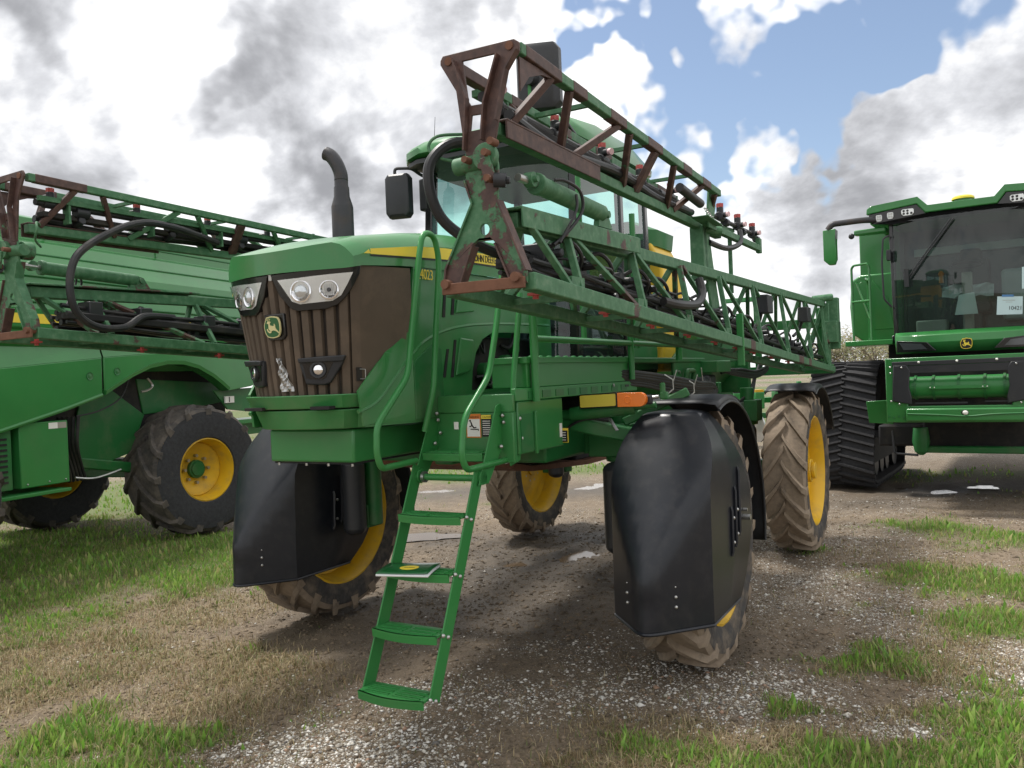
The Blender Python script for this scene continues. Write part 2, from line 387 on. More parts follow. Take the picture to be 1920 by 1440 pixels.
DRY = [(-3.6, 6.3, 1.7, 1.0, 1.1), (-3.2, 7.6, 1.2, .9, .7), (-1.9, 5.9, .7, .5, .7), (1.2, 4.5, 1.0, .35, .8), (3.0, 5.6, .9, .7, .55), (4.2, 8.4, 1.2, 1.2, .5), (-2.3, 6.2, .7, .5, .9), (-2.2, 5.4, .7, .35, .8), (-4.6, 8.0, 1.0, .8, .6), (-2.9, 7.4, .9, .7, .5), (.5, 4.2, .5, .22, .8), (2.2, 4.9, .6, .3, .5), (-5.2, 11.0, .9, .4, .7), (3.3, 6.8, .8, .9, .35)]
GRAV = [(-1.2, 4.6, .9, .7, 1), (-.9, 5.4, .6, .4, .6), (.35, 5.05, .8, .42, .85), (1.4, 5.2, .8, .42, .95), (2.75, 7.4, .9, 1.4, .75), (2.9, 6.1, .8, .6, .8), (3.3, 5.2, .9, .5, .85), (1.9, 4.7, .6, .25, .7), (3.4, 9.5, 1.2, 1.5, .6), (-2.7, 8.7, .7, .4, .6), (.5, 6.2, .6, .5, .5), (5, 12, 2, 1.2, .4), (8, 19, 9, 3.0, .9), (-3, 21, 9, 2.2, .9), (-4.5, 14.2, 1, .8, .5), (.2, 12.2, 1.2, .9, .5)]
WET = [(-.3, 7.4, 1.4, 1.2, .8), (.2, 8.6, 1.6, 1.2, .95), (.3, 9.3, 1.3, 1.5, 1), (.9, 10.3, .9, 1.0, .9), (-.6, 8.6, .7, .9, .7), (-.9, 10.4, .7, .7, .8), (.4, 7.6, .7, .7, .5), (6.6, 12.9, 1.7, .7, 1), (5.2, 12.2, 1.0, .6, .7), (1.6, 14.6, 1.6, 1.0, .9), (-1.2, 14.9, 1.5, .9, .8), (1.3, 6.0, .6, .5, .35), (-1.4, 6.5, .6, .4, .35)]
PUD = [(.60, 9.25, .26, .36), (-.15, 9.0, .16, .22), (-1.2, 10.75, .34, .20), (6.25, 13.45, .28, .30), (6.80, 12.95, .30, .22), (7.32, 12.97, .16, .14), (1.75, 15.2, 1.0, .45), (-1.45, 15.5, .9, .4)]
ax_r = (math.sin(R(29.1)), math.cos(R(29.1)))
def masks(x, y):
    wx = x + .9 * (fbm(x, y, 1.1, 4, 3.0) - .5); wy = y + .9 * (fbm(x, y, 1.1, 4, 8.0) - .5)
    n = fbm(x, y, 3.2, 5, 1.0) - .5
    far = sstep(20, 40, np.hypot(x, y))
    g = sstep(.22, .95, blobs(wx, wy, GRASS) + .95 * n); g = np.maximum(g, far * sstep(.35, .55, fbm(x, y, .08, 4, 5.0)))
    d = sstep(.18, .85, blobs(wx, wy, DRY) + .7 * n)
    v = np.clip(blobs(wx, wy, GRAV) + .02 + 1.1 * (fbm(x, y, 2.4, 5, 20.0) - .5), 0, 1); v = np.maximum(v, far * .5)
    wt = np.clip(blobs(wx, wy, WET) + .4 * n, 0, 1)
    p = np.zeros_like(x)
    for bx, by, rx, ry in PUD: p = np.maximum(p, np.exp(-(((wx - bx) / rx) ** 2 + ((wy - by) / ry) ** 2) * .7))
    return g, d, v * (1 - .5 * wt), wt, p
def height(x, y, mk):
    g, d, v, wt, p = mk
    h = .055 * (fbm(x, y, .55, 4, 40.0) - .5) + .028 * (fbm(x, y, 4.5, 5, 60.0) - .5) + .012 * (fbm(x, y, 16, 3, 70.0) - .5)
    s = (x + .23) * ax_r[0] + (y - 6.63) * ax_r[1]; u = (x + .23) * ax_r[1] - (y - 6.63) * ax_r[0]
    rut = np.zeros_like(x)
    for c, wd, a, b in ((1.69, .26, -1.2, 9), (-1.69, .26, -1.2, 9), (.35, .24, 1.0, 8), (-.55, .22, 2.0, 7)):
        on = sstep(a, a + .8, s) * (1 - sstep(b - 1, b, s)); q = (u - c + .10 * np.sin(s * 1.3)) / wd
        rut += on * (-.030 * np.exp(-q ** 4) + .022 * np.exp(-((np.abs(q) - 1.35) / .35) ** 2) + .010 * np.exp(-q ** 4) * np.sin(s * 34 + np.abs(u - c) * 16))
    rough = .5 + 1.1 * wt
    hh = h * rough + rut * (.5 + .6 * wt) - .045 * sstep(.45, .85, p)
    k = 1 - sstep(18, 40, np.hypot(x, y))
    return hh * k - .035
def steps(a, b, st, lo, hi, k):
    mid = list(np.arange(a, b, st)); L = []; p = a; s = st
    while p > lo: s *= k; p -= s; L.append(p)
    H = []; p = mid[-1]; s = st
    while p < hi: s *= k; p += s; H.append(p)
    return np.array(L[::-1] + mid + H)
gx = steps(-4.2, 5.2, .042, -900, 900, 1.13); gy = steps(3.6, 11.2, .042, -60, 1500, 1.12)
XX, YY = np.meshgrid(gx, gy); mk = masks(XX, YY); ZZ = height(XX, YY, mk)
nx, ny = len(gx), len(gy)
me = bpy.data.meshes.new('ground'); vs = np.stack([XX, YY, ZZ], -1).reshape(-1, 3)
i0 = (np.arange(ny - 1)[:, None] * nx + np.arange(nx - 1)[None, :]).ravel()
quads = np.stack([i0, i0 + 1, i0 + nx + 1, i0 + nx], -1)
def fast_mesh(me, vs, faces):
    k = faces.shape[1]
    me.vertices.add(len(vs)); me.vertices.foreach_set('co', vs.astype(np.float32).ravel())
    me.loops.add(faces.size); me.loops.foreach_set('vertex_index', faces.astype(np.int32).ravel())
    me.polygons.add(len(faces)); me.polygons.foreach_set('loop_start', np.arange(0, faces.size, k, dtype=np.int32)); me.polygons.foreach_set('loop_total', np.full(len(faces), k, dtype=np.int32))
    me.update(calc_edges=True)
fast_mesh(me, vs, quads); me.polygons.foreach_set('use_smooth', np.ones(len(quads), dtype=bool))
for nm, a in zip(('grass', 'dry', 'gravel', 'wet', 'pud'), mk):
    at = me.attributes.new(nm, 'FLOAT', 'POINT'); at.data.foreach_set('value', a.astype(np.float32).ravel())
m, t, b = newmat('ground_soil')
def attr(n): a = t.nodes.new('ShaderNodeAttribute'); a.attribute_name = n; return a.outputs['Fac']
fine = tex(t, scale=70, detail=10, rough=.80); mid = tex(t, scale=7, detail=8, rough=.65, loc=(2, 3, 1)); vor = tex(t, 'ShaderNodeTexVoronoi', scale=62); vor2 = tex(t, 'ShaderNodeTexVoronoi', scale=135, loc=(4, 1, 0))
soil = ramp(t, mid.outputs[0], [(.25, (.088, .064, .042)), (.5, (.150, .112, .074)), (.78, (.235, .182, .125))])
soil = mixc(t, mono(fine.outputs[0], t, .50, .64), soil, (.235, .185, .132)); soil = mixc(t, mono(fine.outputs[0], t, .47, .36), soil, (.055, .042, .030))
dryc = ramp(t, fine.outputs[0], [(.3, (.110, .080, .048)), (.55, (.230, .178, .108)), (.8, (.340, .275, .170))])
soil = mixc(t, attr('dry'), soil, dryc)
grc = ramp(t, fine.outputs[0], [(.25, (.050, .065, .018)), (.5, (.090, .120, .032)), (.8, (.190, .190, .080))])
def mul(a, b_, op='MULTIPLY'):
    n = t.nodes.new('ShaderNodeMath'); n.operation = op; n.use_clamp = True
    for i, q in enumerate((a, b_)):
        if isinstance(q, (int, float)): n.inputs[i].default_value = q
        else: t.links.new(q, n.inputs[i])
    return n.outputs[0]
# pale shell and limestone chips: only some voronoi cells, more of them where the gravel lies thick
def chips(vn, thr_lo, thr_hi):
    sepc = t.nodes.new('ShaderNodeSeparateColor'); t.links.new(vn.outputs['Color'], sepc.inputs[0])
    th = t.nodes.new('ShaderNodeMapRange'); th.inputs[3].default_value = thr_lo; th.inputs[4].default_value = thr_hi; t.links.new(attr('gravel'), th.inputs[0])
    sel = mul(mul(sepc.outputs[0], th.outputs[0], 'LESS_THAN'), mul(vn.outputs['Distance'], .42, 'LESS_THAN'))
    return sel, sepc.outputs[1]
s1, r1 = chips(vor, -.03, .62); s2, r2 = chips(vor2, .03, .60)
cc = lambda r_: ramp(t, r_, [(0, (.13, .115, .10)), (.35, (.26, .23, .19)), (.6, (.42, .385, .33)), (.85, (.58, .56, .52))])
wetk = t.nodes.new('ShaderNodeMapRange'); wetk.inputs[3].default_value = 1.0; wetk.inputs[4].default_value = .27; t.links.new(attr('wet'), wetk.inputs[0])
c = mixc(t, s2, soil, cc(r2)); c = mixc(t, s1, c, cc(r1))
c = mixc(t, attr('grass'), c, grc)
hsv = t.nodes.new('ShaderNodeHueSaturation'); t.links.new(c, hsv.inputs['Color']); t.links.new(wetk.outputs[0], hsv.inputs['Value'])
t.links.new(hsv.outputs[0], b.inputs['Base Color'])
rg = t.nodes.new('ShaderNodeMapRange'); rg.inputs[3].default_value = .93; rg.inputs[4].default_value = .58; t.links.new(attr('wet'), rg.inputs[0]); t.links.new(rg.outputs[0], b.inputs['Roughness'])
hgt = mul(mul(s1, .7), mul(fine.outputs[0], .5), 'ADD'); bump(t, b, hgt, .9, .022)
me.materials.append(m)
ground = bpy.data.objects.new('ground', me); COL.objects.link(ground); tag(ground, kind='structure')
tag(ground, 'muddy gravel yard with patches of grass', 'ground')

m, t, b = newmat('puddle_water'); b.inputs['Base Color'].default_value = (.11, .082, .056, 1); b.inputs['Roughness'].default_value = .06; b.inputs['IOR'].default_value = 1.33; b.inputs['Specular IOR Level'].default_value = 1.0
nn = tex(t, scale=14, detail=4); bump(t, b, nn.outputs[0], .25, .02)
m2, t2, b2 = newmat('muddy_water'); b2.inputs['Base Color'].default_value = (.085, .060, .038, 1); b2.inputs['Roughness'].default_value = .16; b2.inputs['IOR'].default_value = 1.33; b2.inputs['Specular IOR Level'].default_value = .30
for i, (bx, by, rx, ry) in enumerate(PUD):
    mb = MB(); n = 40; ring = []
    for k in range(n):
        a = 2 * math.pi * k / n; q = 1.35 + .25 * math.sin(3 * a + i) + .15 * math.sin(7 * a + 2 * i); ring.append((bx + rx * q * math.cos(a), by + ry * q * math.sin(a), 0))
    zl = float(height(np.array([bx]), np.array([by]), [np.array([q[0]]) for q in masks(np.array([bx]), np.array([by]))])[0]) + .012
    mb.add([(x, y, zl) for x, y, _ in ring], [tuple(range(n))]); o = mb.build('puddle', M['muddy_water'] if i < 3 else m, None, smooth=0); tag(o, kind='structure')

def zat(x, y):
    return height(x, y, masks(x, y))
# gravel chips lying on the soil
def scatter(n, x0, x1, y0, y1, which, power=1.0, near=4.0):
    # more candidates close to the camera
    u = rng.random(n); y = y0 * (y1 / y0) ** u; hw = rng.random(n); x = x0 + (x1 - x0) * hw
    x = x * (y / y1)
    mk_ = masks(x, y); p = which(mk_) ** power; k = rng.random(n) < p
    x, y = x[k], y[k]; return x, y, height(x, y, [q[k] for q in mk_])
octv = np.array([(1, 0, 0), (-1, 0, 0), (0, 1, 0), (0, -1, 0), (0, 0, 1), (0, 0, -.6)], float); octf = np.array([(0, 2, 4), (2, 1, 4), (1, 3, 4), (3, 0, 4), (2, 0, 5), (1, 2, 5), (3, 1, 5), (0, 3, 5)])
def stones(name, n, smin, smax, label, cat, y1=13.0):
    x, y, z = scatter(n, -y1 * .68, y1 * .68, 3.6, y1, lambda q: np.clip(q[2] * 1.15 - q[0] * .7 + .01, 0, 1), 1.7); k = len(x)
    s = smin * (smax / smin) ** (rng.random(k) ** 2.2); an = rng.random(k) * 6.283; sq = .45 + .5 * rng.random(k); fl = .30 + .35 * rng.random(k)
    jit = 1 + .55 * (rng.random((k, 6, 3)) - .5); v = octv[None] * jit * np.stack([s, s * sq, s * fl], -1)[:, None, :]
    ca, sa = np.cos(an)[:, None], np.sin(an)[:, None]
    vx = v[..., 0] * ca - v[..., 1] * sa; vy = v[..., 0] * sa + v[..., 1] * ca
    vv = np.stack([vx + x[:, None], vy + y[:, None], v[..., 2] + z[:, None] + .15 * s[:, None]], -1).reshape(-1, 3)
    ff = (octf[None] + 6 * np.arange(k)[:, None, None]).reshape(-1, 3)
    me = bpy.data.meshes.new(name); fast_mesh(me, vv, ff)
    pal = np.array([(.66, .64, .60), (.55, .52, .46), (.40, .36, .30), (.28, .25, .21), (.34, .22, .15), (.16, .15, .14)]); ci = rng.choice(6, k, p=(.30, .24, .20, .12, .05, .09))
    colr = np.repeat(pal[ci] * (.85 + .25 * rng.random((k, 1))), 6, 0); colr = np.concatenate([colr, np.ones((len(colr), 1))], 1)
    at = me.attributes.new('tint', 'FLOAT_COLOR', 'POINT'); at.data.foreach_set('color', colr.astype(np.float32).ravel())
    me.materials.append(M['chip_stone']); o = bpy.data.objects.new(name, me); COL.objects.link(o); return tag(o, label, cat, kind='stuff')
def attrmat(name, rough, sub=False):
    m, t, b = newmat(name); a = t.nodes.new('ShaderNodeAttribute'); a.attribute_name = 'tint'; t.links.new(a.outputs['Color'], b.inputs['Base Color']); b.inputs['Roughness'].default_value = rough
    if sub:
        tl = t.nodes.new('ShaderNodeBsdfTranslucent'); t.links.new(a.outputs['Color'], tl.inputs[0]); ms = t.nodes.new('ShaderNodeMixShader'); ms.inputs[0].default_value = .40
        t.links.new(b.outputs[0], ms.inputs[1]); t.links.new(tl.outputs[0], ms.inputs[2]); t.links.new(ms.outputs[0], t.nodes['Material Output'].inputs[0])
    return m
attrmat('chip_stone', .8); attrmat('grass_blade', .6, True)
stones('gravel', 120000, .006, .020, 'white and tan gravel chips strewn over the mud', 'gravel')
stones('clod_gravel', 2200, .018, .034, 'larger loose stones and clods among the gravel', 'gravel', 10.0)

# clods of mud and crumbs of soil
attrmat('clod_soil', .95)
def clods(name, n, smin, smax, label):
    x, y, z = scatter(n, -8, 8, 3.6, 12.5, lambda q: np.clip(.55 + .6 * q[3] - .5 * q[0], 0, 1), 1.0); k = len(x)
    s = smin * (smax / smin) ** (rng.random(k) ** 2.5); an = rng.random(k) * 6.283; jit = 1 + .7 * (rng.random((k, 6, 3)) - .5)
    v = octv[None] * jit * np.stack([s, s * (.5 + .5 * rng.random(k)), s * (.35 + .4 * rng.random(k))], -1)[:, None, :]; ca, sa = np.cos(an)[:, None], np.sin(an)[:, None]
    vv = np.stack([v[..., 0] * ca - v[..., 1] * sa + x[:, None], v[..., 0] * sa + v[..., 1] * ca + y[:, None], v[..., 2] + z[:, None]], -1).reshape(-1, 3)
    me = bpy.data.meshes.new(name); fast_mesh(me, vv, (octf[None] + 6 * np.arange(k)[:, None, None]).reshape(-1, 3))
    wet_ = masks(x, y)[3][:, None]; cl = np.array([(.165, .126, .086)]) * (.55 + .8 * rng.random((k, 1))) * (1 - .45 * wet_); cl = np.concatenate([np.repeat(cl, 6, 0), np.ones((k * 6, 1))], 1)
    at = me.attributes.new('tint', 'FLOAT_COLOR', 'POINT'); at.data.foreach_set('color', cl.astype(np.float32).ravel()); me.materials.append(M['clod_soil'])
    o = bpy.data.objects.new(name, me); COL.objects.link(o); return tag(o, label, 'soil', kind='stuff')
clods('mud_clods', 70000, .006, .030, 'brown crumbs and clods of soil over the bare mud')
# grass blades
hk = lambda x, y: masks(x, y)[0] if x.size else x
def blades(name, n, which, hmin, hmax, wd, pal, label, y1=14.0, lean=.5, clump=0.0):
    x, y, z = scatter(n, -y1 * .70, y1 * .70, 3.5, y1, which, 1.0)
    k = len(x); hgt = hmin + (hmax - hmin) * rng.random(k) ** 1.5; hgt *= (.5 + 1.0 * fbm(x, y, 2.5, 3, 90.0)); hgt *= .55 + .45 * hk(x, y) if lean < 1 else 1.0
    an = rng.random(k) * 6.283; le = lean * (.2 + rng.random(k)); w_ = wd * (.6 + .8 * rng.random(k)) * (1 + y / 22)
    dx, dy = np.cos(an), np.sin(an); px, py = -dy, dx
    def P(t_, wf, sgn): return np.stack([x + dx * le * hgt * t_ ** 2 + sgn * px * w_ * wf, y + dy * le * hgt * t_ ** 2 + sgn * py * w_ * wf, z - .01 + hgt * t_ * np.sqrt(np.clip(1 - (le * t_ * .7) ** 2, .15, 1))], -1)
    vv = np.stack([P(0., 1., -1), P(0., 1., 1), P(.55, .75, 1), P(.55, .75, -1), P(1., 0., 1)], 1).reshape(-1, 3)
    b0 = 5 * np.arange(k)[:, None]; ff = np.concatenate([b0 + np.array([[0, 1, 2]]), b0 + np.array([[0, 2, 3]]), b0 + np.array([[3, 2, 4]])])
    me = bpy.data.meshes.new(name); fast_mesh(me, vv, ff)
    pal = np.array(pal); ci = rng.integers(0, len(pal), k); cl = pal[ci] * (.75 + .5 * rng.random((k, 1)))
    cl = np.concatenate([np.repeat(cl, 5, 0), np.ones((k * 5, 1))], 1)
    at = me.attributes.new('tint', 'FLOAT_COLOR', 'POINT'); at.data.foreach_set('color', cl.astype(np.float32).ravel())
    me.materials.append(M['grass_blade']); o = bpy.data.objects.new(name, me); COL.objects.link(o); return tag(o, label, 'grass', kind='stuff')
G1 = [(.165, .330, .045), (.205, .380, .060), (.125, .260, .040), (.27, .40, .08), (.24, .36, .07), (.38, .36, .15)]
D1 = [(.34, .27, .15), (.28, .20, .11), (.42, .35, .21), (.20, .15, .08), (.15, .17, .06)]
blades('grass', 620000, lambda q: np.clip(q[0] ** 1.3 * 1.1 - q[4], 0, 1), .022, .080, .0021, G1, 'short green grass growing in patches on the gravel yard')
blades('dead_grass', 420000, lambda q: np.clip(q[1] * .95 + np.sqrt(q[0]) * .35 + .03 - q[3] * .3, 0, 1), .022, .090, .0024, D1, 'dead straw coloured grass lying over the bare soil', lean=1.25)
blades('far_grass', 45000, lambda q: np.clip(q[0], 0, 1), .05, .13, .010, G1, 'taller grass beyond and under the parked machines', y1=34.0)

# ------------------------------------------------------------------ bare shrubs on the horizon, each its own
paint('bark', (.16, .13, .10), .9, damt=.3)
m = attrmat('leaf', .7)
def shrub(px, py, hgt, seed, label):
    rn = random.Random(seed); root = empty('shrub', (px, py, -.05)); tag(root, label, 'tree', 'shrubs along the far edge of the yard')
    mb = MB(); tips = []
    def grow(p, d, L, r, dep):
        q = p + d * L; mb.tube([p, (p + q) / 2 + V((rn.uniform(-1, 1), rn.uniform(-1, 1), 0)) * L * .06, q], [r, r * .6], 5)
        if dep == 0: tips.append(q); return
        for _ in range(rn.randint(2, 3)):
            nd = (d + V((rn.uniform(-1, 1), rn.uniform(-1, 1), rn.uniform(-.25, .6))) * .75).normalized(); grow(q if rn.random() < .6 else p + d * L * rn.uniform(.4, .9), nd, L * rn.uniform(.6, .85), r * .6, dep - 1)
        tips.append(q)
    for _ in range(4): grow(V((rn.uniform(-.5, .5), rn.uniform(-.5, .5), 0)), V((rn.uniform(-.5, .5), rn.uniform(-.5, .5), 1)).normalized(), hgt * .33, .07, 4)
    mb.build('trunk', M['bark'], root)
    lv = []; lf = []; lc = []
    for tp in tips:
        for _ in range(rn.randint(2, 7)):
            c = tp + V((rn.gauss(0, .28), rn.gauss(0, .28), rn.gauss(0, .25))); s = rn.uniform(.05, .12); a = V((rn.uniform(-1, 1), rn.uniform(-1, 1), rn.uniform(-1, 1))).normalized() * s; bb = a.orthogonal().normalized() * s * .7
            k = len(lv); lv += [c + a, c + bb, c - a, c - bb]; lf.append((k, k + 1, k + 2, k + 3)); lc += [rn.choice([(.17, .17, .07, 1), (.22, .20, .10, 1), (.12, .14, .05, 1), (.25, .21, .12, 1)])] * 4
    me = bpy.data.meshes.new('crown'); me.from_pydata(lv, [], lf); at = me.attributes.new('tint', 'FLOAT_COLOR', 'POINT'); at.data.foreach_set('color', [q for c_ in lc for q in c_])
    me.materials.append(M['leaf']); o = bpy.data.objects.new('crown', me); COL.objects.link(o); o.parent = root
LOCS = ['shrub showing left of the dark belted track', 'thin bare shrub right beside the boom end', 'pale budding shrub between boom end and combine']
for i, (tx, d, hh) in enumerate(((.385, 62, 4.2), (.402, 70, 5.2), (.418, 60, 4.6), (.436, 66, 4.9), (.455, 58, 4.0))):
    shrub(tx * d, d, hh, 30 + i, ['low bare shrub on the horizon, hidden mostly by the boom end', 'bare shrub on the horizon just right of the boom end', 'pale budding shrub midway between boom end and combine', 'tall bare shrub rising close beside the combine body', 'low shrub on the horizon behind the rubber track'][i])
# ================================================================== SELF-PROPELLED SPRAYER
# local frame: x to the machine's left, y rearwards, z up; origin under the middle of the front axle
SP = empty('crop_sprayer', (-.23, 6.63, 0), -R(29.1))
tag(SP, 'large green self-propelled crop sprayer with folded booms in the centre', 'sprayer')
def GP(s, z, off=0.0):
    t_ = (z - 1.95) / .71; k = .83 + .17 * t_; a = abs(s); sg = 1 if s >= 0 else -1
    def pt(a):
        if a <= .5: return (.47 * a / .5 * k, -2.26 + .16 * (a / .5) ** 2 + .08 * (1 - t_))
        q = (a - .5) / .45; return (.47 * k + (.52 - .47 * k) * q, -2.10 + .08 * (1 - t_) + (.45 - .08 * (1 - t_)) * q)
    x, y = pt(a)
    if off:
        x2, y2 = pt(a + .01); dx, dy = x2 - x, y2 - y; L = math.hypot(dx, dy); x += dy / L * off; y -= dx / L * off
    return V((sg * x, y, z))
# gplate: plate on the nose surface, polygon in (s, z), cut so that it follows the curve
def gplate(mb, poly, off, th, mi=0, cuts=0):
    bm = bmesh.new(); vs = [bm.verts.new((s_, z_, 0)) for s_, z_ in poly]; bm.faces.new(vs)
    smin, smax = min(p[0] for p in poly), max(p[0] for p in poly); k = max(1, int((smax - smin) / .05))
    for i in range(1, k):
        bmesh.ops.bisect_plane(bm, geom=bm.verts[:] + bm.edges[:] + bm.faces[:], plane_co=(smin + (smax - smin) * i / k, 0, 0), plane_no=(1, 0, 0))
    bm.verts.index_update(); n = len(bm.verts)
    top = [GP(v.co.x, v.co.y, off) for v in bm.verts]; bot = [GP(v.co.x, v.co.y, off - th) for v in bm.verts]
    fs = [tuple(v.index for v in f.verts) for f in bm.faces]; allf = fs + [tuple(i + n for i in f[::-1]) for f in fs]
    for e_ in bm.edges:
        if len(e_.link_faces) == 1: a, b_ = e_.verts[0].index, e_.verts[1].index; allf.append((a, b_, b_ + n, a + n))
    bm.free(); return mb.add(top + bot, allf, mi)
def mir(poly): return [(-s_, z_) for s_, z_ in poly][::-1]

# ---- hood
ZT = [(-2.29, 2.752), (-2.2, 2.80), (-2.0, 2.860), (-1.5, 2.945), (-1.0, 2.985), (.2, 3.01)]
WH = [(-2.27, .47), (-2.1, .485), (-1.6, .53), (-.5, .555), (.2, .565)]
def yfront(x): return -2.285 + .16 * (abs(x) / .47) ** 2
def hoodpt(u, v):
    # u across (-1..1), v along (0 nose .. 1 cab)
    x = u * .475; y0 = yfront(x); y = y0 + (.18 - y0) * v; W_ = lerp(WH, y); x = u * W_
    d = abs(u); z = lerp(ZT, y) - .035 * d * d - (.085 * ((d - .80) / .20) ** 2 if d > .80 else 0); return V((x, y, z))
mb = MB(); us = [-1, -.97, -.93, -.88, -.8, -.6, -.4, -.2, 0, .2, .4, .6, .8, .88, .93, .97, 1]; vsn = [0, .01, .03, .06, .1, .16, .24, .34, .45, .6, .8, 1]
rows = [[hoodpt(u, v) for u in us] for v in vsn]
def brow(y): return lerp([(-2.3, 2.632), (-2.15, 2.64), (-2.05, 2.66), (-1.65, 2.69), (-1.0, 2.70), (.2, 2.70)], y)
edge = [rows[i][0] for i in range(len(vsn) - 1, 0, -1)] + rows[0] + [rows[i][-1] for i in range(1, len(vsn))]
low = [V((p.x * (1.0), p.y, brow(p.y))) for p in edge]
mb.loft(rows, closed=False); mb.loft([edge, low], closed=False)
hood = mb.build('hood', M['green_hood'], SP, smooth=24, merge=True)
# yellow stripe with its lettering, on both sides
for sx in (1, -1):
    mb = MB(); pts = [(-1.99, 2.728, 2.758), (-1.6, 2.748, 2.812), (-1.3, 2.764, 2.835), (-.95, 2.778, 2.848), (-.3, 2.790, 2.858)]
    o_ = []
    for y, z0, z1 in pts:
        W_ = lerp(WH, y) + .004; o_.append([V((sx * W_, y, z0)), V((sx * W_, y, z1))])
    mb.loft(o_, closed=False); mb.build('yellow_stripe', M['decal_yellow'], hood, smooth=0)
    MB().loft([[V((sx * (lerp(WH, y) + .003), y, z)), V((sx * (lerp(WH, y) + .003), y, z + .010))] for y, z, _ in [(a, b_ - .012, c_) for a, b_, c_ in pts]], closed=False).build('stripe_edge', M['decal_black'], hood, smooth=0)
    MB().add([(sx * .512, -2.065, 2.722), (sx * .512, -2.005, 2.728), (sx * .512, -2.02, 2.750)], [(0, 1, 2)]).build('stripe_tip', M['decal_yellow'], hood, smooth=0)
    if sx == 1:
        text('JOHN DEERE', 'stripe_lettering', M['decal_black'], hood, .068, frame((.553, -.975, 2.788), (.0, 1, .028), (0, 0, 1)), .0012, .80)
        text('R4023', 'model_number', M['decal_yellow'], hood, .088, frame((.538, -1.615, 2.618), (.0, 1, .02), (0, 0, 1)), .0012, .82)

# ---- side panels of the engine bay
for sx in (1, -1):
    XS = lambda y: lerp([(-2.08, .415), (-1.66, .515), (.2, .525)], y)
    P3 = lambda y, z: (sx * XS(y), y, z)
    outer = [(-1.62, 2.70), (-1.65, 2.50), (-1.685, 2.30), (-1.76, 2.245), (-1.86, 2.175), (-1.97, 2.06), (-2.06, 1.962), (-2.03, 1.765), (-1.66, 1.765), (.18, 1.765), (.18, 2.705), (-.6, 2.705)]
    opening = [(-1.02, 1.93), (-1.00, 2.06), (-.95, 2.18), (-.86, 2.27), (-.74, 2.315), (-.55, 2.325), (-.10, 2.33), (-.10, 1.93)]
    bm = bmesh.new(); flat = outer + opening; bv = [bm.verts.new((y, z, 0)) for y, z in flat]
    for tr in tessellate_polygon([[V((y, z, 0)) for y, z in outer], [V((y, z, 0)) for y, z in opening]]): bm.faces.new([bv[i] for i in tr])
    for yc in (-2.02, -1.98, -1.92, -1.86, -1.8, -1.74, -1.69, -1.66): bmesh.ops.bisect_plane(bm, geom=bm.verts[:] + bm.edges[:] + bm.faces[:], plane_co=(yc, 0, 0), plane_no=(1, 0, 0))
    bmesh.ops.dissolve_limit(bm, angle_limit=.001, verts=[v for v in bm.verts if v.co.x > -1.65], edges=[e_ for e_ in bm.edges if all(v.co.x > -1.65 for v in e_.verts)]); bm.verts.index_update()
    mb = MB().add([P3(v.co.x, v.co.y) for v in bm.verts], [tuple(v.index for v in f.verts) for f in bm.faces]); bm.free()
    side = mb.build('side_panel', M['green_hood'], SP, smooth=0, solid=.014)
    # bead line that sweeps down to the nose
    bead = [(-1.72, 2.44), (-1.745, 2.30), (-1.82, 2.20), (-1.93, 2.08), (-2.02, 1.98), (-2.08, 1.92)]
    bead2 = [(.15, 2.40), (-.6, 2.385), (-1.15, 2.345), (-1.50, 2.26), (-1.68, 2.15), (-1.80, 2.03), (-1.93, 1.90), (-2.06, 1.845)]
    MB().tube([P3(y, z) for y, z in bead2], .013, 6, sm=6).build('bead', M['green_hood'], side)
    MB().prism([[(-1.35, 1.775), (-1.365, 2.20), (-1.46, 2.23), (-1.64, 2.13), (-1.66, 2.10), (-1.66, 1.775)]], lambda y, z: (sx * (XS(y) + .006), y, z), (sx * .008, 0, 0)).build('lower_cover', M['green_chassis'], side, smooth=0, bevel=.003)
    for y, z0, z1, sl in ((-1.325, 2.40, 2.60, .03), (-1.225, 2.42, 2.66, .04), (-1.345, 2.02, 2.20, .05), (-1.255, 2.02, 2.26, .05)):
        MB().prism([[(y - .012, z0), (y + .018, z0), (y + .018 + sl, z1), (y - .006 + sl, z1)]], lambda a, c_: (sx * (XS(a) + .006), a, c_), (sx * .006, 0, 0)).build('vent_slot', M['black_rough'], side, smooth=0)
    for y, z0, z1, y1 in ((-1.19, 2.43, 2.66, -.92), (-1.215, 2.03, 2.275, -1.02)):
        MB().prism([[(y, z0), (y1 - .06, z0 + .02), (y1, z0 + .06), (y1 + .03, z1 - .01), (y + .07, z1)]], lambda a, c_: (sx * (XS(a) + .006), a, c_), (sx * .016, 0, 0)).build('vent_scoop', M['green_hood'], side, smooth=0, bevel=.008)
# engine seen through the opening
mb = MB().b2(-.42, .42, -1.15, .1, 1.80, 2.30); eng = mb.build('engine', M['black_rough'], SP, bevel=.02)
rn = random.Random(5)
for i in range(10):
    y = -.98 + .09 * i; z = 1.98 + rn.random() * .3
    MB().tube([(.43, y, z), (.47, y + .05, z + rn.uniform(-.05, .06)), (.46, y + .15, z + rn.uniform(-.1, .1)), (.43, y + .2, z + .02)], rn.uniform(.008, .02), 7, sm=4).build('engine_pipe', M[rn.choice(['hose_black', 'hose_black', 'green_chassis', 'steel'])], eng)
for y, z, r_ in ((-.72, 2.06, .055), (-.42, 2.10, .07), (-.28, 2.22, .04)):
    MB().cyl((.40, y, z), (.475, y, z), r_, n=16).build('engine_pulley', M['green_chassis'], eng)
MB().b2(.42, .48, -.62, -.50, 1.94, 2.10).build('filter_housing', M['green_chassis'], eng, bevel=.01)

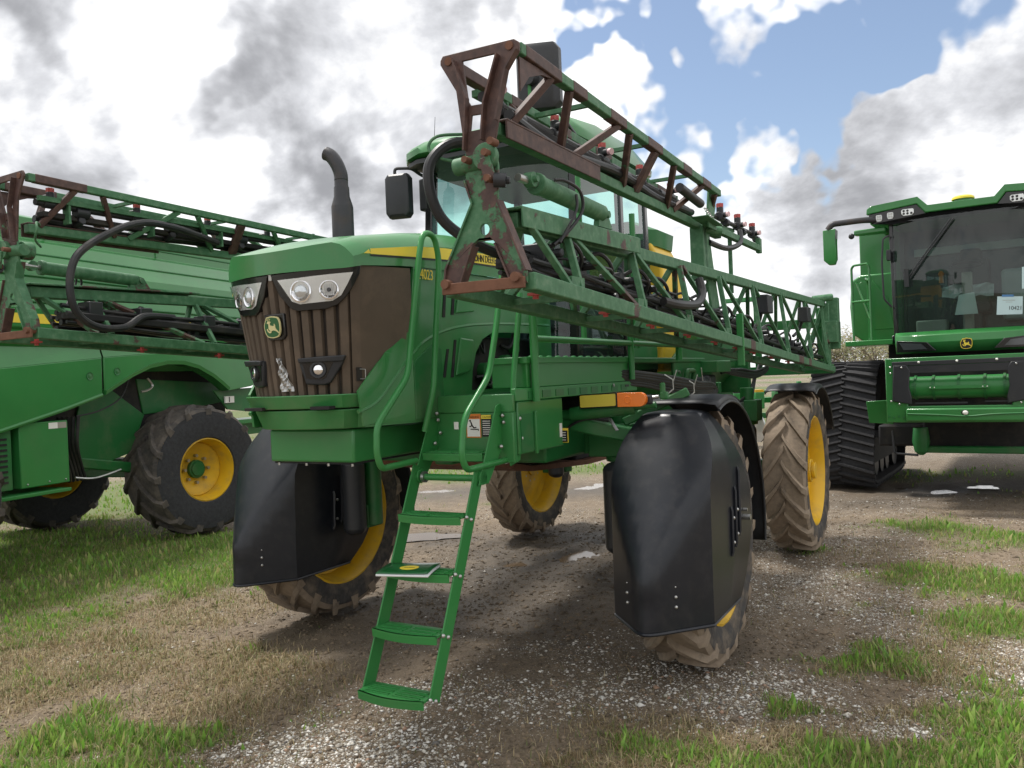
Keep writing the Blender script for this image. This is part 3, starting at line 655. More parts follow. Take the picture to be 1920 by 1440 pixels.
# ---- grille: dusty ribs on a dark backing
mb = MB(); S_ = [-.94 + .04 * i for i in range(48)]
mb.loft([[GP(s_, z, -.022) for s_ in S_] for z in (1.93, 2.1, 2.3, 2.5, 2.66)], closed=False); grille = mb.build('grille', M['grille_dark'], SP)
for i in range(13):
    s0 = -.49 + .0752 * i; s1 = s0 + .054
    mb = MB(); secs = []
    for z in [1.944 + .104 * k for k in range(8)]:
        zz = min(z, 2.64)
        secs.append([GP(s0 - .004, zz, -.016), GP(s0 + .006, zz, .006), GP(s1 - .006, zz, .006), GP(s1 + .004, zz, -.016)])
    mb.loft(secs); mb.build('rib', M['grille_dust'], grille, smooth=20)
for sx in (1, -1):
    poly = [(.475, 1.950), (.55, 1.965), (.66, 2.07), (.80, 2.17), (.925, 2.24), (.945, 2.50), (.945, 2.675), (.53, 2.66), (.475, 2.64)]
    mb = MB(); gplate(mb, poly if sx > 0 else mir(poly), .004, .012); sc_ = mb.build('side_screen', M['grille_dust'], grille, smooth=20)
    h_ = [(.510, 2.085), (.550, 2.083), (.550, 2.030), (.510, 2.030)]
    mb = MB(); gplate(mb, [(.495, 2.095), (.528, 2.095), (.528, 2.018), (.495, 2.018)] if sx > 0 else mir([(.495, 2.095), (.528, 2.095), (.528, 2.018), (.495, 2.018)]), .010, .012); mb.build('latch_pocket', M['decal_black'], grille)
    MB().tube([GP(sx * a, b_, .014) for a, b_ in h_], .003, 6).build('latch_loop', M['steel'], grille)
# crumpled lower grille: bent mesh flap
rn = random.Random(3); mb = MB()
mb.grid(lambda u, v: GP(-.02 + .115 * u * (1 - .75 * v), 1.975 + .19 * v, .010 + .012 * math.sin(9 * u + 14 * v) + .006 * rn.random()), 8, 12); mb.build('bent_mesh', M['steel'], grille, smooth=0, solid=.002)

# ---- headlights
bez = [(.012, 2.629), (.18, 2.634), (.394, 2.651), (.531, 2.655), (.520, 2.61), (.490, 2.540), (.455, 2.485), (.412, 2.445), (.348, 2.424), (.175, 2.419), (.13, 2.440), (.061, 2.515)]
lens = [(.064, 2.596), (.20, 2.599), (.394, 2.611), (.492, 2.617), (.466, 2.555), (.432, 2.494), (.385, 2.466), (.20, 2.456), (.150, 2.474), (.091, 2.559)]
for sx in (1, -1):
    F_ = (lambda p: p) if sx > 0 else mir
    mb = MB(); gplate(mb, F_(bez), .020, .03); hl = mb.build('headlight', M['bezel_black'], SP, smooth=25, bevel=.004)
    mb = MB(); gplate(mb, F_(lens), .0215, .004); mb.build('reflector_pan', M['headlamp_pan'], hl, smooth=20)
    for s_, z_, r_, kind in ((.212, 2.530, .058, 0), (.372, 2.531, .050, 1)):
        c = GP(sx * s_, z_ - .004, .0175); nrm = (GP(sx * s_, z_, .1) - GP(sx * s_, z_, 0)).normalized()
        MB().lathe([(0, r_ * 1.10), (.010, r_ * 1.08), (.012, r_ * .95), (.004, r_ * .80), (-.004, r_ * .5), (-.006, .0001)], c, nrm, 28).build('lamp_bowl', M['chrome'], hl)
        if kind == 0: MB().lathe([(.0, r_ * .68), (.012, r_ * .60), (.020, r_ * .4), (.023, .0001)], c, nrm, 24).build('projector_lens', M['lens_glass'], hl)
        else:
            for k in range(6): MB().beam(c + nrm * .007 + V((0, 0, -r_ * .62)) + nrm.cross(V((0, 0, 1))) * r_ * (-.5 + .2 * k), c + nrm * .007 + V((0, 0, r_ * .62)) + nrm.cross(V((0, 0, 1))) * r_ * (-.5 + .2 * k), .006, .004, up=nrm).build('lamp_flute', M['steel'], hl)
            MB().lathe([(.010, .012), (.014, .010), (.014, .0001)], c, nrm, 14).build('bulb_cap', M['bezel_black'], hl)
    # clear cover standing off the reflector
    mb = MB(); gplate(mb, F_(lens), .030, .002); mb.build('clear_cover', M['lens_clear'], hl, smooth=20)
    # fog lamp in its black pod
    fp = [(.159, 2.157), (.300, 2.164), (.445, 2.166), (.426, 2.118), (.353, 2.016), (.313, 2.003), (.195, 2.010), (.161, 2.116)]
    mb = MB(); gplate(mb, F_(fp), .030, .05); pod = mb.build('fog_lamp_pod', M['black_plastic'], SP, smooth=25, bevel=.008)
    fi = [(.185, 2.128), (.375, 2.134), (.325, 2.045), (.305, 2.036), (.205, 2.042)]
    mb = MB(); gplate(mb, F_(fi), .0325, .004); mb.build('pod_recess', M['bezel_black'], pod, smooth=25)
    mb = MB(); gplate(mb, F_([(.159, 2.157), (.445, 2.166), (.430, 2.132), (.165, 2.130)]), .046, .03); mb.build('pod_brow', M['black_plastic'], pod, smooth=25, bevel=.006)
    c = GP(sx * .284, 2.090, .028); nrm = (GP(sx * .284, 2.09, .1) - GP(sx * .284, 2.09, 0)).normalized()
    MB().lathe([(0, .048), (.016, .046), (.016, .034), (.004, .033)], c, nrm, 24).build('lamp_collar', M['black_plastic'], pod)
    MB().lathe([(.006, .033), (.013, .026), (.017, .014), (.018, .0001)], c, nrm, 24).build('lamp_lens', M['chrome'], pod)
# small plate between the lamps
mb = MB(); gplate(mb, [(-.012, 2.632), (.012, 2.632), (.012, 2.60), (-.012, 2.60)], .012, .01); mb.build('rivet_plate', M['steel'], grille)

# ---- round-cornered nose badge with the leaping deer
DEER = [(392, 647), (398, 637), (408, 631), (424, 629), (438, 634), (440, 641), (430, 645), (428, 658), (432, 668), (450, 672), (470, 674), (480, 668), (478, 655), (486, 657), (492, 672), (490, 688), (500, 706), (520, 724), (533, 744), (527, 745), (508, 728), (486, 718), (462, 713), (440, 720), (433, 735), (416, 738), (400, 729), (384, 706), (389, 697), (402, 695), (398, 704), (408, 720), (420, 726), (428, 716), (414, 706), (408, 692), (411, 672), (412, 655), (402, 650)]
ANT = [[(408, 631), (400, 618), (388, 612)], [(402, 620), (402, 606)], [(424, 630), (430, 616), (424, 602)], [(429, 618), (438, 608)], [(412, 630), (413, 614), (409, 604)]]
def deer(parent, o, ux, uy, sc, mat, name='deer'):
    f3 = lambda u, v: V(o) + V(ux) * ((u - 447) * sc) + V(uy) * ((683 - v) * sc)
    n_ = V(ux).cross(V(uy)).normalized()
    mb = MB().prism([DEER], f3, n_ * .003)
    for a in ANT: mb.tube([f3(*p) + n_ * .0015 for p in a], 2.2 * sc, 5)
    return mb.build(name, mat, parent, smooth=0)
def badge(parent, o, ux, uy, h, mats, rim_th=.010):
    sc = h / 208.0; o, ux, uy = V(o), V(ux).normalized(), V(uy).normalized(); n_ = ux.cross(uy).normalized()
    def outl(k):
        pts = []
        for (x, y) in [(-84, 86), (0, 100), (84, 86), (100, 40), (97, -40), (72, -92), (0, -104), (-72, -92), (-97, -40), (-100, 40)]: pts.append((x * k, y * k))
        return [(p.x, p.y) for p in fillet([V((*pts[-1], 0))] + [V((*p, 0)) for p in pts] + [V((*pts[0], 0))], 22 * k, 3)[4:-4]]
    f3 = lambda u, v: o + ux * u * sc + uy * v * sc
    bd = MB().prism([outl(1.0)], f3, n_ * rim_th).build('badge', mats[0], parent, smooth=30, bevel=.002)
    MB().prism([outl(.90)], lambda u, v: f3(u, v) + n_ * rim_th, n_ * .0015).build('badge_field', mats[1], bd if parent is SP else parent, smooth=0)
    deer(bd if parent is SP else parent, o + n_ * (rim_th + .0015), ux, uy, sc, mats[0]); return bd
nb = GP(-.004, 2.342, .022); uyb = (GP(0, 2.44) - GP(0, 2.24)).normalized()
MB().prism([[(.075, .072), (-.075, .072), (-.072, -.05), (-.05, -.074), (.05, -.074), (.072, -.05)]], lambda u, v: V((u, nb.y + .03 - v * .1, nb.z + v)), (0, -.028, 0)).build('badge_mount', M['bezel_black'], SP, bevel=.006)
badge(SP, nb + V((0, -.006, 0)), (1, 0, 0), uyb, .128, (M['cream'], M['emblem_green']))

# ---- green lip and bumper under the grille
def band(name, z0, z1, k0, k1, yo0, yo1, mat, th=.03, back=-1.95):
    mb = MB(); xs = [-1, -.9, -.75, -.5, -.25, 0, .25, .5, .75, .9, 1]
    P_ = lambda q, k, yo, z: V((q * k, -2.18 + .10 * q * q + yo + (.06 if abs(q) == 1 else 0), z))
    sec = []
    for z, k, yo in ((z0, k0, yo0), (z1, k1, yo1)):
        sec.append([P_(q, k, yo, z) for q in xs])
    ring0 = sec[0] + [V((.445, back, z0)), V((-.445, back, z0))]; ring1 = sec[1] + [V((.455, back, z1)), V((-.455, back, z1))]
    mb.loft([ring0, ring1]); return mb.build(name, mat, SP, smooth=20, bevel=.006)
band('nose_lip', 1.872, 1.950, .385, .412, -.005, -.035, M['green_hood'])
band('nose_lip', 1.752, 1.864, .345, .382, .040, .010, M['green_hood'])
for sx in (1, -1):
    MB().box((sx * .255, -2.165, 1.877), (.14, .05, .018)).build('lip_slot', M['black_rough'], SP)
bp = MB().b2(-.326, .326, -2.0, -1.22, 1.552, 1.745).build('bumper', M['green_paint'], SP, bevel=.014, seg=3)
MB().b2(-.03, .06, -2.105, -2.06, 1.775, 1.845).build('bumper_recess', M['green_chassis'], bp, bevel=.003)
MB().b2(-.31, .31, -1.98, -1.25, 1.540, 1.5515).build('bumper_floor', M['black_rough'], bp)
for x in (-.27, -.05, .12, .30): MB().cyl((x, -1.985, 1.545), (x, -1.985, 1.53), .008, n=6).build('bolt', M['steel'], bp)

# ---- exhaust stack
sxp = (-.45, -1.09)
st = MB().lathe([(0, .078), (.40, .077), (.415, .074), (.475, .056), (.54, .054), (.55, .049), (.60, .048)], (*sxp, 2.86), (0, 0, 1), 24).build('exhaust_stack', M['stack_metal'], SP)
mb = MB(); path = spline([V(p) for p in ((*sxp, 3.45), (sxp[0] - .003, sxp[1], 3.50), (sxp[0] - .025, sxp[1] - .01, 3.57), (sxp[0] - .065, sxp[1] - .02, 3.63), (sxp[0] - .105, sxp[1] - .03, 3.655))], 5)
mb.tube(path, .047, 18, caps=False); mb.build('stack_elbow', M['stack_metal'], st, solid=.004)
# ---- cab
cab = MB()
for sx in (1, -1):
    cab.beam((sx * .70, .28, 2.05), (sx * .69, .42, 3.92), .075, .10, up=(0, 1, 0)); cab.beam((sx * .72, 1.28, 2.05), (sx * .72, 1.26, 3.92), .06, .08, up=(0, 1, 0)); cab.beam((sx * .68, 2.05, 2.1), (sx * .68, 1.98, 3.92), .07, .08, up=(0, 1, 0))
    cab.beam((sx * .70, .28, 2.02), (sx * .70, 2.08, 2.02), .08, .10)
cab.b2(-.70, .70, .24, .34, 1.94, 2.10); cab.b2(-.68, .68, 1.98, 2.08, 2.0, 2.6); cab.b2(-.70, .70, .30, 2.05, 1.90, 2.00)
cabo = cab.build('cab', M['bezel_black'], SP, bevel=.012)
def roofsec(y, w_, z0, z1):
    pts = [(-w_, z0), (-w_ * 1.01, z0 + .05), (-w_ * .93, z1 - .05), (-w_ * .75, z1 - .012), (-w_ * .35, z1), (w_ * .35, z1), (w_ * .75, z1 - .012), (w_ * .93, z1 - .05), (w_ * 1.01, z0 + .05), (w_, z0)]
    return [V((x, y, z)) for x, z in pts]
MB().loft([roofsec(.02, .55, 3.90, 3.965), roofsec(.07, .70, 3.88, 4.01), roofsec(.20, .80, 3.87, 4.06), roofsec(.7, .82, 3.87, 4.11), roofsec(1.5, .82, 3.87, 4.11), roofsec(2.0, .78, 3.88, 4.06), roofsec(2.15, .70, 3.90, 4.0)]).build('cab_roof', M['green_hood'], cabo, smooth=40)
MB().loft([[V((x, y, 3.865)) for x, y in ((-w_, yy), (w_, yy))] + [V((w_, yy, 3.83)), V((-w_, yy, 3.83))] for w_, yy in ((.60, .06), (.74, .14), (.76, 2.0), (.66, 2.1))]).build('roof_lining', M['black_plastic'], cabo)
MB().grid(lambda u, v: V(((u - .5) * 1.34, .27 - .10 * (1 - (2 * u - 1) ** 2) + .13 * v, 2.10 + 1.76 * v)), 12, 6).build('windscreen', M['cab_glass'], cabo)
for sx in (1, -1):
    MB().add([(sx * .725, .36, 2.08), (sx * .735, 1.22, 2.08), (sx * .735, 1.22, 3.86), (sx * .715, .47, 3.86)], [(0, 1, 2, 3)]).build('door_glass', M['cab_glass'], cabo, smooth=0)
    MB().add([(sx * .735, 1.34, 2.62), (sx * .70, 1.98, 2.62), (sx * .70, 1.93, 3.86), (sx * .735, 1.32, 3.86)], [(0, 1, 2, 3)]).build('rear_side_glass', M['cab_glass'], cabo, smooth=0)
    MB().prism([[(1.30, 2.02), (2.10, 2.02), (2.10, 2.58), (1.30, 2.60)]], lambda y, z: (sx * .72, y, z), (sx * .02, 0, 0)).build('cab_side_panel', M['green_chassis'], cabo, bevel=.008)
    MB().tube(fillet([(sx * .76, 1.05, 2.35), (sx * .80, 1.06, 2.36), (sx * .80, 1.08, 2.9), (sx * .76, 1.08, 2.92)], .03), .012, 7).build('grab_handle', M['black_plastic'], cabo)
MB().add([(-.64, 2.06, 2.62), (.64, 2.06, 2.62), (.64, 2.0, 3.86), (-.64, 2.0, 3.86)], [(0, 1, 2, 3)]).build('rear_window', M['cab_glass'], cabo, smooth=0)
# seat, wheel and console inside
MB().b2(-.27, .27, 1.10, 1.60, 2.42, 2.56).b2(-.26, .26, 1.52, 1.66, 2.5, 3.22).b2(-.15, .15, 1.56, 1.66, 3.2, 3.42).b2(-.2, .2, 1.15, 1.55, 2.0, 2.42).build('operator_seat', M['seat_grey'], cabo, bevel=.05, seg=3)
MB().b2(.30, .46, .95, 1.55, 2.1, 2.72).build('armrest_console', M['black_plastic'], cabo, bevel=.03)
MB().b2(.34, .40, .66, .70, 2.75, 3.05).box((.37, .68, 3.0), (.22, .03, .18)).build('display_screen', M['black_plastic'], cabo, bevel=.01)
MB().cyl((0, .62, 2.05), (0, .80, 2.72), .04).build('steering_column', M['black_plastic'], cabo)
a_ = [V((.19 * math.cos(q), .80 + .07 * math.sin(q), 2.75 + .175 * math.sin(q))) for q in [2 * math.pi * k / 24 for k in range(25)]]
MB().tube(a_, .015, 8).build('steering_wheel', M['black_plastic'], cabo)
MB().tube([(-.10, .20, 2.12), (-.33, .20, 2.60), (-.45, .235, 3.05)], .010, 6).build('wiper', M['black_plastic'], cabo)
MB().tube([(-.72, .5, 4.0), (-.70, .52, 4.36)], [.004, .002], 5).build('aerial', M['decal_black'], cabo)
# mirrors
def mirror(cx, cy, cz, w_, h_, tilt, armpts, name='wing_mirror'):
    rot = Matrix.Rotation(tilt, 3, 'Z'); mb = MB(); secs = []
    for y, k in ((-.05, .72), (-.035, .92), (0, 1.0), (.045, 1.0), (.05, .97)):
        p = [(-.5, -.40), (-.38, -.5), (.38, -.5), (.5, -.40), (.5, .40), (.38, .5), (-.38, .5), (-.5, .40)]
        secs.append([V((cx, cy, cz)) + rot @ V((a * w_ * k, y, b_ * h_ * (k * .5 + .5))) for a, b_ in p])
    mb.loft(secs); o = mb.build(name, M['black_plastic'], SP, smooth=30, bevel=.012, seg=3)
    MB().tube(fillet([V(p) for p in armpts], .04), .014, 8).build('mirror_arm', M['black_plastic'], o); return o
m1 = mirror(-.83, .10, 3.60, .23, .38, R(14), [(-.70, .40, 3.78), (-.72, .28, 3.80), (-.74, .18, 3.84), (-.86, .10, 3.84), (-.86, .10, 3.78)])
MB().lathe([(-.02, .0001), (-.02, .05), (0, .062), (.012, .058), (.014, .0001)], (-.70, .16, 3.93), (-.1, -1, -.1), 20).build('work_lamp', M['chrome'], SP)
MB().b2(-.78, -.70, .33, .41, 3.50, 3.78).build('mirror_bracket', M['black_plastic'], SP, bevel=.015)
m2 = mirror(1.13, -1.05, 3.86, .28, .42, R(20), [(.72, .40, 3.80), (.85, .1, 3.82), (1.08, -.9, 3.84), (1.10, -1.0, 3.84)])
MB().cyl((1.11, -1.16, 3.83), (1.12, -1.02, 3.84), .040).build('mirror_clamp', M['black_plastic'], m2)
MB().b2(1.075, 1.105, -1.12, -1.10, 3.72, 3.95).build('mirror_strut', M['green_fresh'], m2)

# ---- chassis rails, axles, legs
ch = MB()
for sx in (1, -1): ch.b2(sx * .36, sx * .50, -1.25, 5.9, 1.46, 1.74)
ch.b2(-.36, .36, -1.25, -1.1, 1.48, 1.72); ch.b2(-.36, .36, 2.6, 2.8, 1.48, 1.72); ch.b2(-.36, .36, 5.6, 5.8, 1.48, 1.72)
chs = ch.build('chassis', M['green_chassis'], SP, bevel=.012)
for y0 in (0, 3.89):
    MB().b2(-1.02, 1.02, y0 - .11, y0 + .11, 1.42, 1.62).build('axle', M['green_chassis'], SP, bevel=.015)
    for sx in (1, -1):
        lg = MB().cyl((sx * 1.16, y0, 1.78), (sx * 1.16, y0, .78), .075, n=18).cyl((sx * 1.16, y0, 1.50), (sx * 1.16, y0, 1.36), .115, n=18).beam((sx * 1.16, y0, .86), (sx * 1.46, y0, .86), .17, .20).b2(sx * .95, sx * 1.30, y0 - .13, y0 + .13, 1.40, 1.64).build('wheel_leg', M['green_chassis'], SP, bevel=.01)
        MB().cyl((sx * 1.20, y0 - .21, 1.32), (sx * 1.20, y0 - .21, .78), .10, n=20).ball((sx * 1.20, y0 - .21, .78), (.10, .10, .06)).ball((sx * 1.20, y0 - .21, 1.32), (.10, .10, .06)).build('air_spring', M['black_plastic'], lg)
MB().b2(-.55, .55, .5, 3.4, 1.28, 1.47).build('belly_guard', M['black_rough'], SP, bevel=.03)
MB().loft([[V((x, y, z + .0)) for x in (-.34, .62)] + [V((.62, y, z - .04)), V((-.34, y, z - .04))] for y, z in ((-.9, 1.45), (-.4, 1.36), (.6, 1.30), (1.5, 1.30))]).build('skid_plate', M['rust_bar'], SP)
# front suspension arms on the near side
for sx in (1, -1):
    MB().loft([[V((sx * x, y - hw, z - hh)), V((sx * x, y + hw, z - hh)), V((sx * x, y + hw, z + hh)), V((sx * x, y - hw, z + hh))] for x, y, z, hw, hh in ((.60, -.42, 1.60, .05, .07), (.95, -.44, 1.685, .05, .055), (1.15, -.42, 1.63, .045, .05), (1.38, -.36, 1.58, .045, .05), (1.60, -.26, 1.60, .05, .05))]).build('suspension_arm', M['green_chassis'], SP, smooth=40, bevel=.012)
    MB().cyl((sx * .78, -.50, 1.715), (sx * 1.02, -.50, 1.735), .035).cyl((sx * 1.0, -.50, 1.733), (sx * 1.46, -.48, 1.772), .048).cyl((sx * 1.46, -.48, 1.772), (sx * 1.60, -.47, 1.785), .022).build('steering_cylinder', M['green_chassis'], SP)
    MB().beam((sx * 1.30, -.30, 1.66), (sx * 1.72, -.14, 1.86), .05, .06).build('fender_bracket', M['green_chassis'], SP, bevel=.01)
    MB().tube([(sx * .86, -.46, 1.66), (sx * .93, -.5, 1.60), (sx * 1.0, -.5, 1.66), (sx * 1.12, -.5, 1.70), (sx * 1.25, -.45, 1.68)], .010, 6, sm=5).build('brake_hose', M['hose_black'], SP)
    MB().beam((sx * 1.28, -.50, 1.70), (sx * 1.34, -.52, 1.62), .03, .006).build('linkage_plate', M['steel'], SP)
# shackle chain hanging beside the box
for i in range(9):
    mb = MB(); z = 1.66 - .024 * i * (1 if i < 6 else .3); x = .93 - .012 * i
    mb.tube([V((x + .010 * math.cos(q) * (1 if i % 2 else .3), -.62 + .010 * math.cos(q) * (.3 if i % 2 else 1), z + .016 * math.sin(q))) for q in [2 * math.pi * k / 8 for k in range(9)]], .003, 5); mb.build('chain_link', M['steel'], SP)
# lower frame behind the platform
MB().b2(.46, .92, -.75, -.1, 1.42, 1.74).build('frame_gusset', M['green_chassis'], SP, bevel=.02)

# ---- wheels
def tyre_mesh(Rr, wd, rr, nl, lug_h, name='tyre', mats=None):
    mb = MB(); h = wd / 2
    prof = [(-h * .80, rr), (-h * .92, rr + .03), (-h * 1.0, rr + (Rr - rr) * .45), (-h * .96, Rr - lug_h - .05), (-h * .86, Rr - lug_h - .008), (-h * .5, Rr - lug_h + .002), (0, Rr - lug_h + .006), (h * .5, Rr - lug_h + .002), (h * .86, Rr - lug_h - .008), (h * .96, Rr - lug_h - .05), (h * 1.0, rr + (Rr - rr) * .45), (h * .92, rr + .03), (h * .80, rr)]
    mb.lathe(prof[:4], n=56, mi=1); mb.lathe(prof[3:10], n=56, mi=0); mb.lathe(prof[9:], n=56, mi=1)
    K = 6; sweep = 2 * math.pi / nl * 1.15
    for sd_ in (-1, 1):
        for i in range(nl):
            a0 = 2 * math.pi * (i + (.5 if sd_ > 0 else 0)) / nl; secs = []
            for k in range(K + 1):
                q = k / K; xx = sd_ * (-.05 + 1.04 * q) * h; an = a0 + sweep * (q ** .85)
                lw = (.030 + .016 * q) * (Rr / .875); base = Rr - lug_h - .02 - (.075 * max(0, q - .8) / .2 if q > .8 else 0); top = Rr - (.012 * q * q) - (.045 * max(0, q - .86) / .14)
                da = lw / Rr
                P_ = lambda a, r_: V((xx, r_ * math.cos(a), r_ * math.sin(a)))
                secs.append([P_(an - da * 1.25, base), P_(an - da * .7, top), P_(an + da * .7, top), P_(an + da * 1.25, base)])
            mb.loft(secs, mi=0)
    rj = random.Random(nl); mb.v = [(x + rj.uniform(-.004, .004), y * (1 + rj.uniform(-.006, .004)), z * (1 + rj.uniform(-.006, .004))) for x, y, z in mb.v]
    return mb, mats
def wheel(parent, loc, Rr, wd, rr, nl, side, mats, disc=.0, hubr=.16, rz=0.0, cache={}):
    key = (Rr, wd, nl, mats)
    if key not in cache:
        mb, _ = tyre_mesh(Rr, wd, rr, nl, .05 * Rr / .875); o = mb.build('tyre', [M[mats[0]], M[mats[1]]], None, smooth=35); cache[key] = o.data; bpy.data.objects.remove(o)
    h = wd / 2; d = disc
    rim = MB().lathe([(-h * .86, rr + .022), (-h * .88, rr), (-h * .80, rr - .012), (-h * .62, rr - .035), (-h * .3, rr - .05), (h * .3, rr - .05), (h * .62, rr - .035), (h * .80, rr - .012), (h * .88, rr), (h * .86, rr + .022)], n=48)
    rim.lathe([(d, rr - .045), (d + .015, rr * .86), (d - .01, rr * .66), (d - .05, rr * .5), (d - .055, hubr * .5)], n=48).lathe([(d + .012, rr - .045), (d + .027, rr * .86), (d + .002, rr * .66), (d - .038, rr * .5), (d - .043, hubr * .5)], n=48)
    ro = rim.build('wheel', M['rim_yellow'], parent, smooth=40); ro.location = loc; ro.rotation_euler = (0, 0, rz + (0 if side > 0 else math.pi))
    ty = bpy.data.objects.new('tyre', cache[key]); COL.objects.link(ty); ty.parent = ro; ty.rotation_euler = (random.random() * 6.28, 0, 0)
    return ro
for y0 in (0, 3.89):
    for sx in (1, -1):
        wo = wheel(SP, (sx * 1.69, y0, .845), .875, .45, .585, 19, sx, ('tyre_muddy', 'tyre_side'), disc=.02)
        MB().cyl((-.06, 0, 0), (.15, 0, 0), .13, n=24).cyl((.15, 0, 0), (.19, 0, 0), .09, n=24).build('hub', M['rim_yellow'] if y0 else M['green_chassis'], wo, bevel=.008)
        for k in range(10):
            a = 2 * math.pi * k / 10; MB().cyl((-.035, .20 * math.cos(a), .20 * math.sin(a)), (.005, .20 * math.cos(a), .20 * math.sin(a)), .014, n=6).build('wheel_nut', M['steel'], wo)
# ---- crop shields in front of the front wheels
def vshape(q): return -.745 - .375 * (1 - abs(q))
def smax(a, b_, k): h_ = max(k - abs(a - b_), 0) / k; return max(a, b_) + h_ * h_ * k * .25
def shield(sx):
    xc, hw = 1.69, .318; mb = MB(); Z0, Z1 = .455, 1.715
    def pt(q, z):
        # q -1 inner .. +1 outer; front face of the shield
        t_ = (z - .68) / 1.04
        dome = -1.10 + .62 * max(0, t_) ** 1.2 + .03 * q * q if t_ > 0 else -1.06 + .1 * t_
        y = smax(vshape(q) + .03 * max(0, t_), dome, .045); k = hw * (1 - (.40 * ((z - 1.40) / .315) ** 2 if z > 1.40 else 0))
        return V((sx * (xc + q * k), y, z))
    qs = [-1, -.97, -.9, -.8, -.65, -.5, -.35, -.2, -.08, 0, .08, .2, .35, .5, .65, .8, .9, .97, 1]
    zs = [Z0, .47, .52, .58, .66, .74, .82, .9, 1.0, 1.1, 1.2, 1.3, 1.4, 1.48, 1.55, 1.61, 1.66, 1.70, Z1]
    secs = []
    for z in zs:
        fr = [pt(q, z) for q in qs]; yb = lerp([(Z0, -.10), (.60, .10), (.85, .28), (1.15, .28), (1.35, .10), (1.52, -.12), (Z1, -.25)], z)
        a, b_ = fr[0], fr[-1]; secs.append([V((a.x, max(yb, a.y + .02), z)), V((a.x, (a.y + yb) / 2 if yb > a.y else a.y + .01, z))] + fr + [V((b_.x, (b_.y + yb) / 2 if yb > b_.y else b_.y + .01, z)), V((b_.x, max(yb, b_.y + .02), z))])
    base_ = secs[-1]
    for kk, dz in ((.86, .012), (.62, .020), (.30, .025), (.02, .026)): secs.append([V((sx * xc + (p.x - sx * xc) * kk, -.34 + (p.y + .34) * kk, Z1 + dz)) for p in base_])
    mb.loft(secs, closed=False); sh = mb.build('wheel_shield', M['shield_black'], SP, smooth=38, solid=.010)
    # rolled lower lip
    MB().tube([p + V((0, -.004, .0)) for p in secs[0]], .011, 6).build('shield_lip', M['shield_black'], sh)
    for q in (.48, -.48):
        for z in (.60, .66, .72):
            p = pt(q, z); MB().ball(p + V((0, -.010, 0)), .011 if z != .72 else .006, 8, 6).build('bolt', M['steel'], sh)
    for ss in (1, -1):
        xx = sx * xc + ss * (hw + .006)
        for y, z0, z1 in ((-.30, .78, 1.10), (-.20, .82, 1.22), (-.10, .88, 1.34)):
            MB().tube([(xx, y, z0), (xx + ss * .008, y + .01, z0 + .03), (xx + ss * .008, y + .02, z1 - .03), (xx, y + .02, z1)], .012, 6).build('shield_rib', M['shield_black'], sh)
        for y, z in ((-.25, .86), (-.24, 1.02), (-.15, .90), (-.14, 1.06)):
            MB().ball((xx + ss * .006, y, z), .013, 8, 6).build('bolt', M['steel'], sh)
        MB().cyl((xx - ss * .02, .05, .98), (xx + ss * .05, .05, .98), .02).cyl((xx, .05, 1.03), (xx + ss * .03, .05, 1.03), .012).build('shield_stud', M['steel'], sh)
for sx in (1, -1): shield(sx)
# ---- fenders hugging the wheels
def fender(sx, y0, a0, a1, Rf):
    mb = MB(); secs = []
    for k in range(22):
        a = R(a0 + (a1 - a0) * k / 21); cy, sy = math.cos(a), math.sin(a)
        P_ = lambda x, r_: V((sx * x, y0 + r_ * cy, .845 + r_ * sy))
        secs.append([P_(1.44, Rf - .03), P_(1.44, Rf), P_(1.50, Rf + .010), P_(1.86, Rf + .010), P_(1.945, Rf - .004), P_(1.965, Rf - .04)])
    mb.loft(secs, closed=False); f_ = mb.build('fender', M['black_plastic'], SP, smooth=45, solid=.008)
    MB().tube([s_[5] for s_ in secs], .010, 6).build('fender_lip', M['black_plastic'], f_)
for sx in (1, -1):
    fender(sx, 0, 108, -12, .975); fender(sx, 3.89, 112, 25, .955)
# ---- platform beside the cab, with its box, rails and storage
XO = 1.05
dk = MB().b2(.50, XO, -1.40, .62, 1.862, 1.898).build('platform', M['green_fresh'], SP, bevel=.005)
for i in range(16):
    y = -1.36 + .122 * i; MB().b2(.54, XO - .03, y, y + .05, 1.8985, 1.906).build('tread_bar', M['green_chassis'], dk)
MB().b2(.50, XO + .006, -1.43, -1.40, 1.80, 1.905).build('platform_edge', M['green_paint'], dk, bevel=.004)
MB().b2(XO - .02, XO + .012, -1.40, .63, 1.86, 1.935).build('kick_plate', M['green_fresh'], dk, bevel=.004)
for i in range(9): MB().b2(XO + .0122, XO + .016, -1.24 + .19 * i, -1.12 + .19 * i, 1.872, 1.915).build('kick_slot', M['green_chassis'], dk)
bx_ = MB().b2(.80, XO, -1.22, .60, 1.936, 2.10).build('tool_box', M['green_fresh'], SP, bevel=.006)
MB().b2(.79, XO + .010, -1.24, .60, 2.085, 2.125).build('box_lid', M['green_fresh'], bx_, bevel=.004)
for i in range(14): MB().ball((XO - .03, -1.1 + .125 * i, 2.126), (.022, .022, .010), 8, 5).build('lid_stud', M['green_chassis'], bx_)
for y, z in ((.50, 2.06), (.52, 1.975), (.12, 1.915)): MB().cyl((XO, y, z), (XO + .022, y, z), .014, n=6).build('bolt', M['steel'], bx_)
MB().b2(XO + .0005, XO + .003, -1.10, -1.065, 1.96, 2.05).build('warning_label', M['decal_white'], bx_); MB().b2(XO + .003, XO + .004, -1.10, -1.065, 1.955, 1.975).build('label_print', M['decal_black'], bx_)
MB().b2(XO + .012, XO + .018, .36, .44, 1.895, 1.912).build('slot', M['decal_black'], bx_)
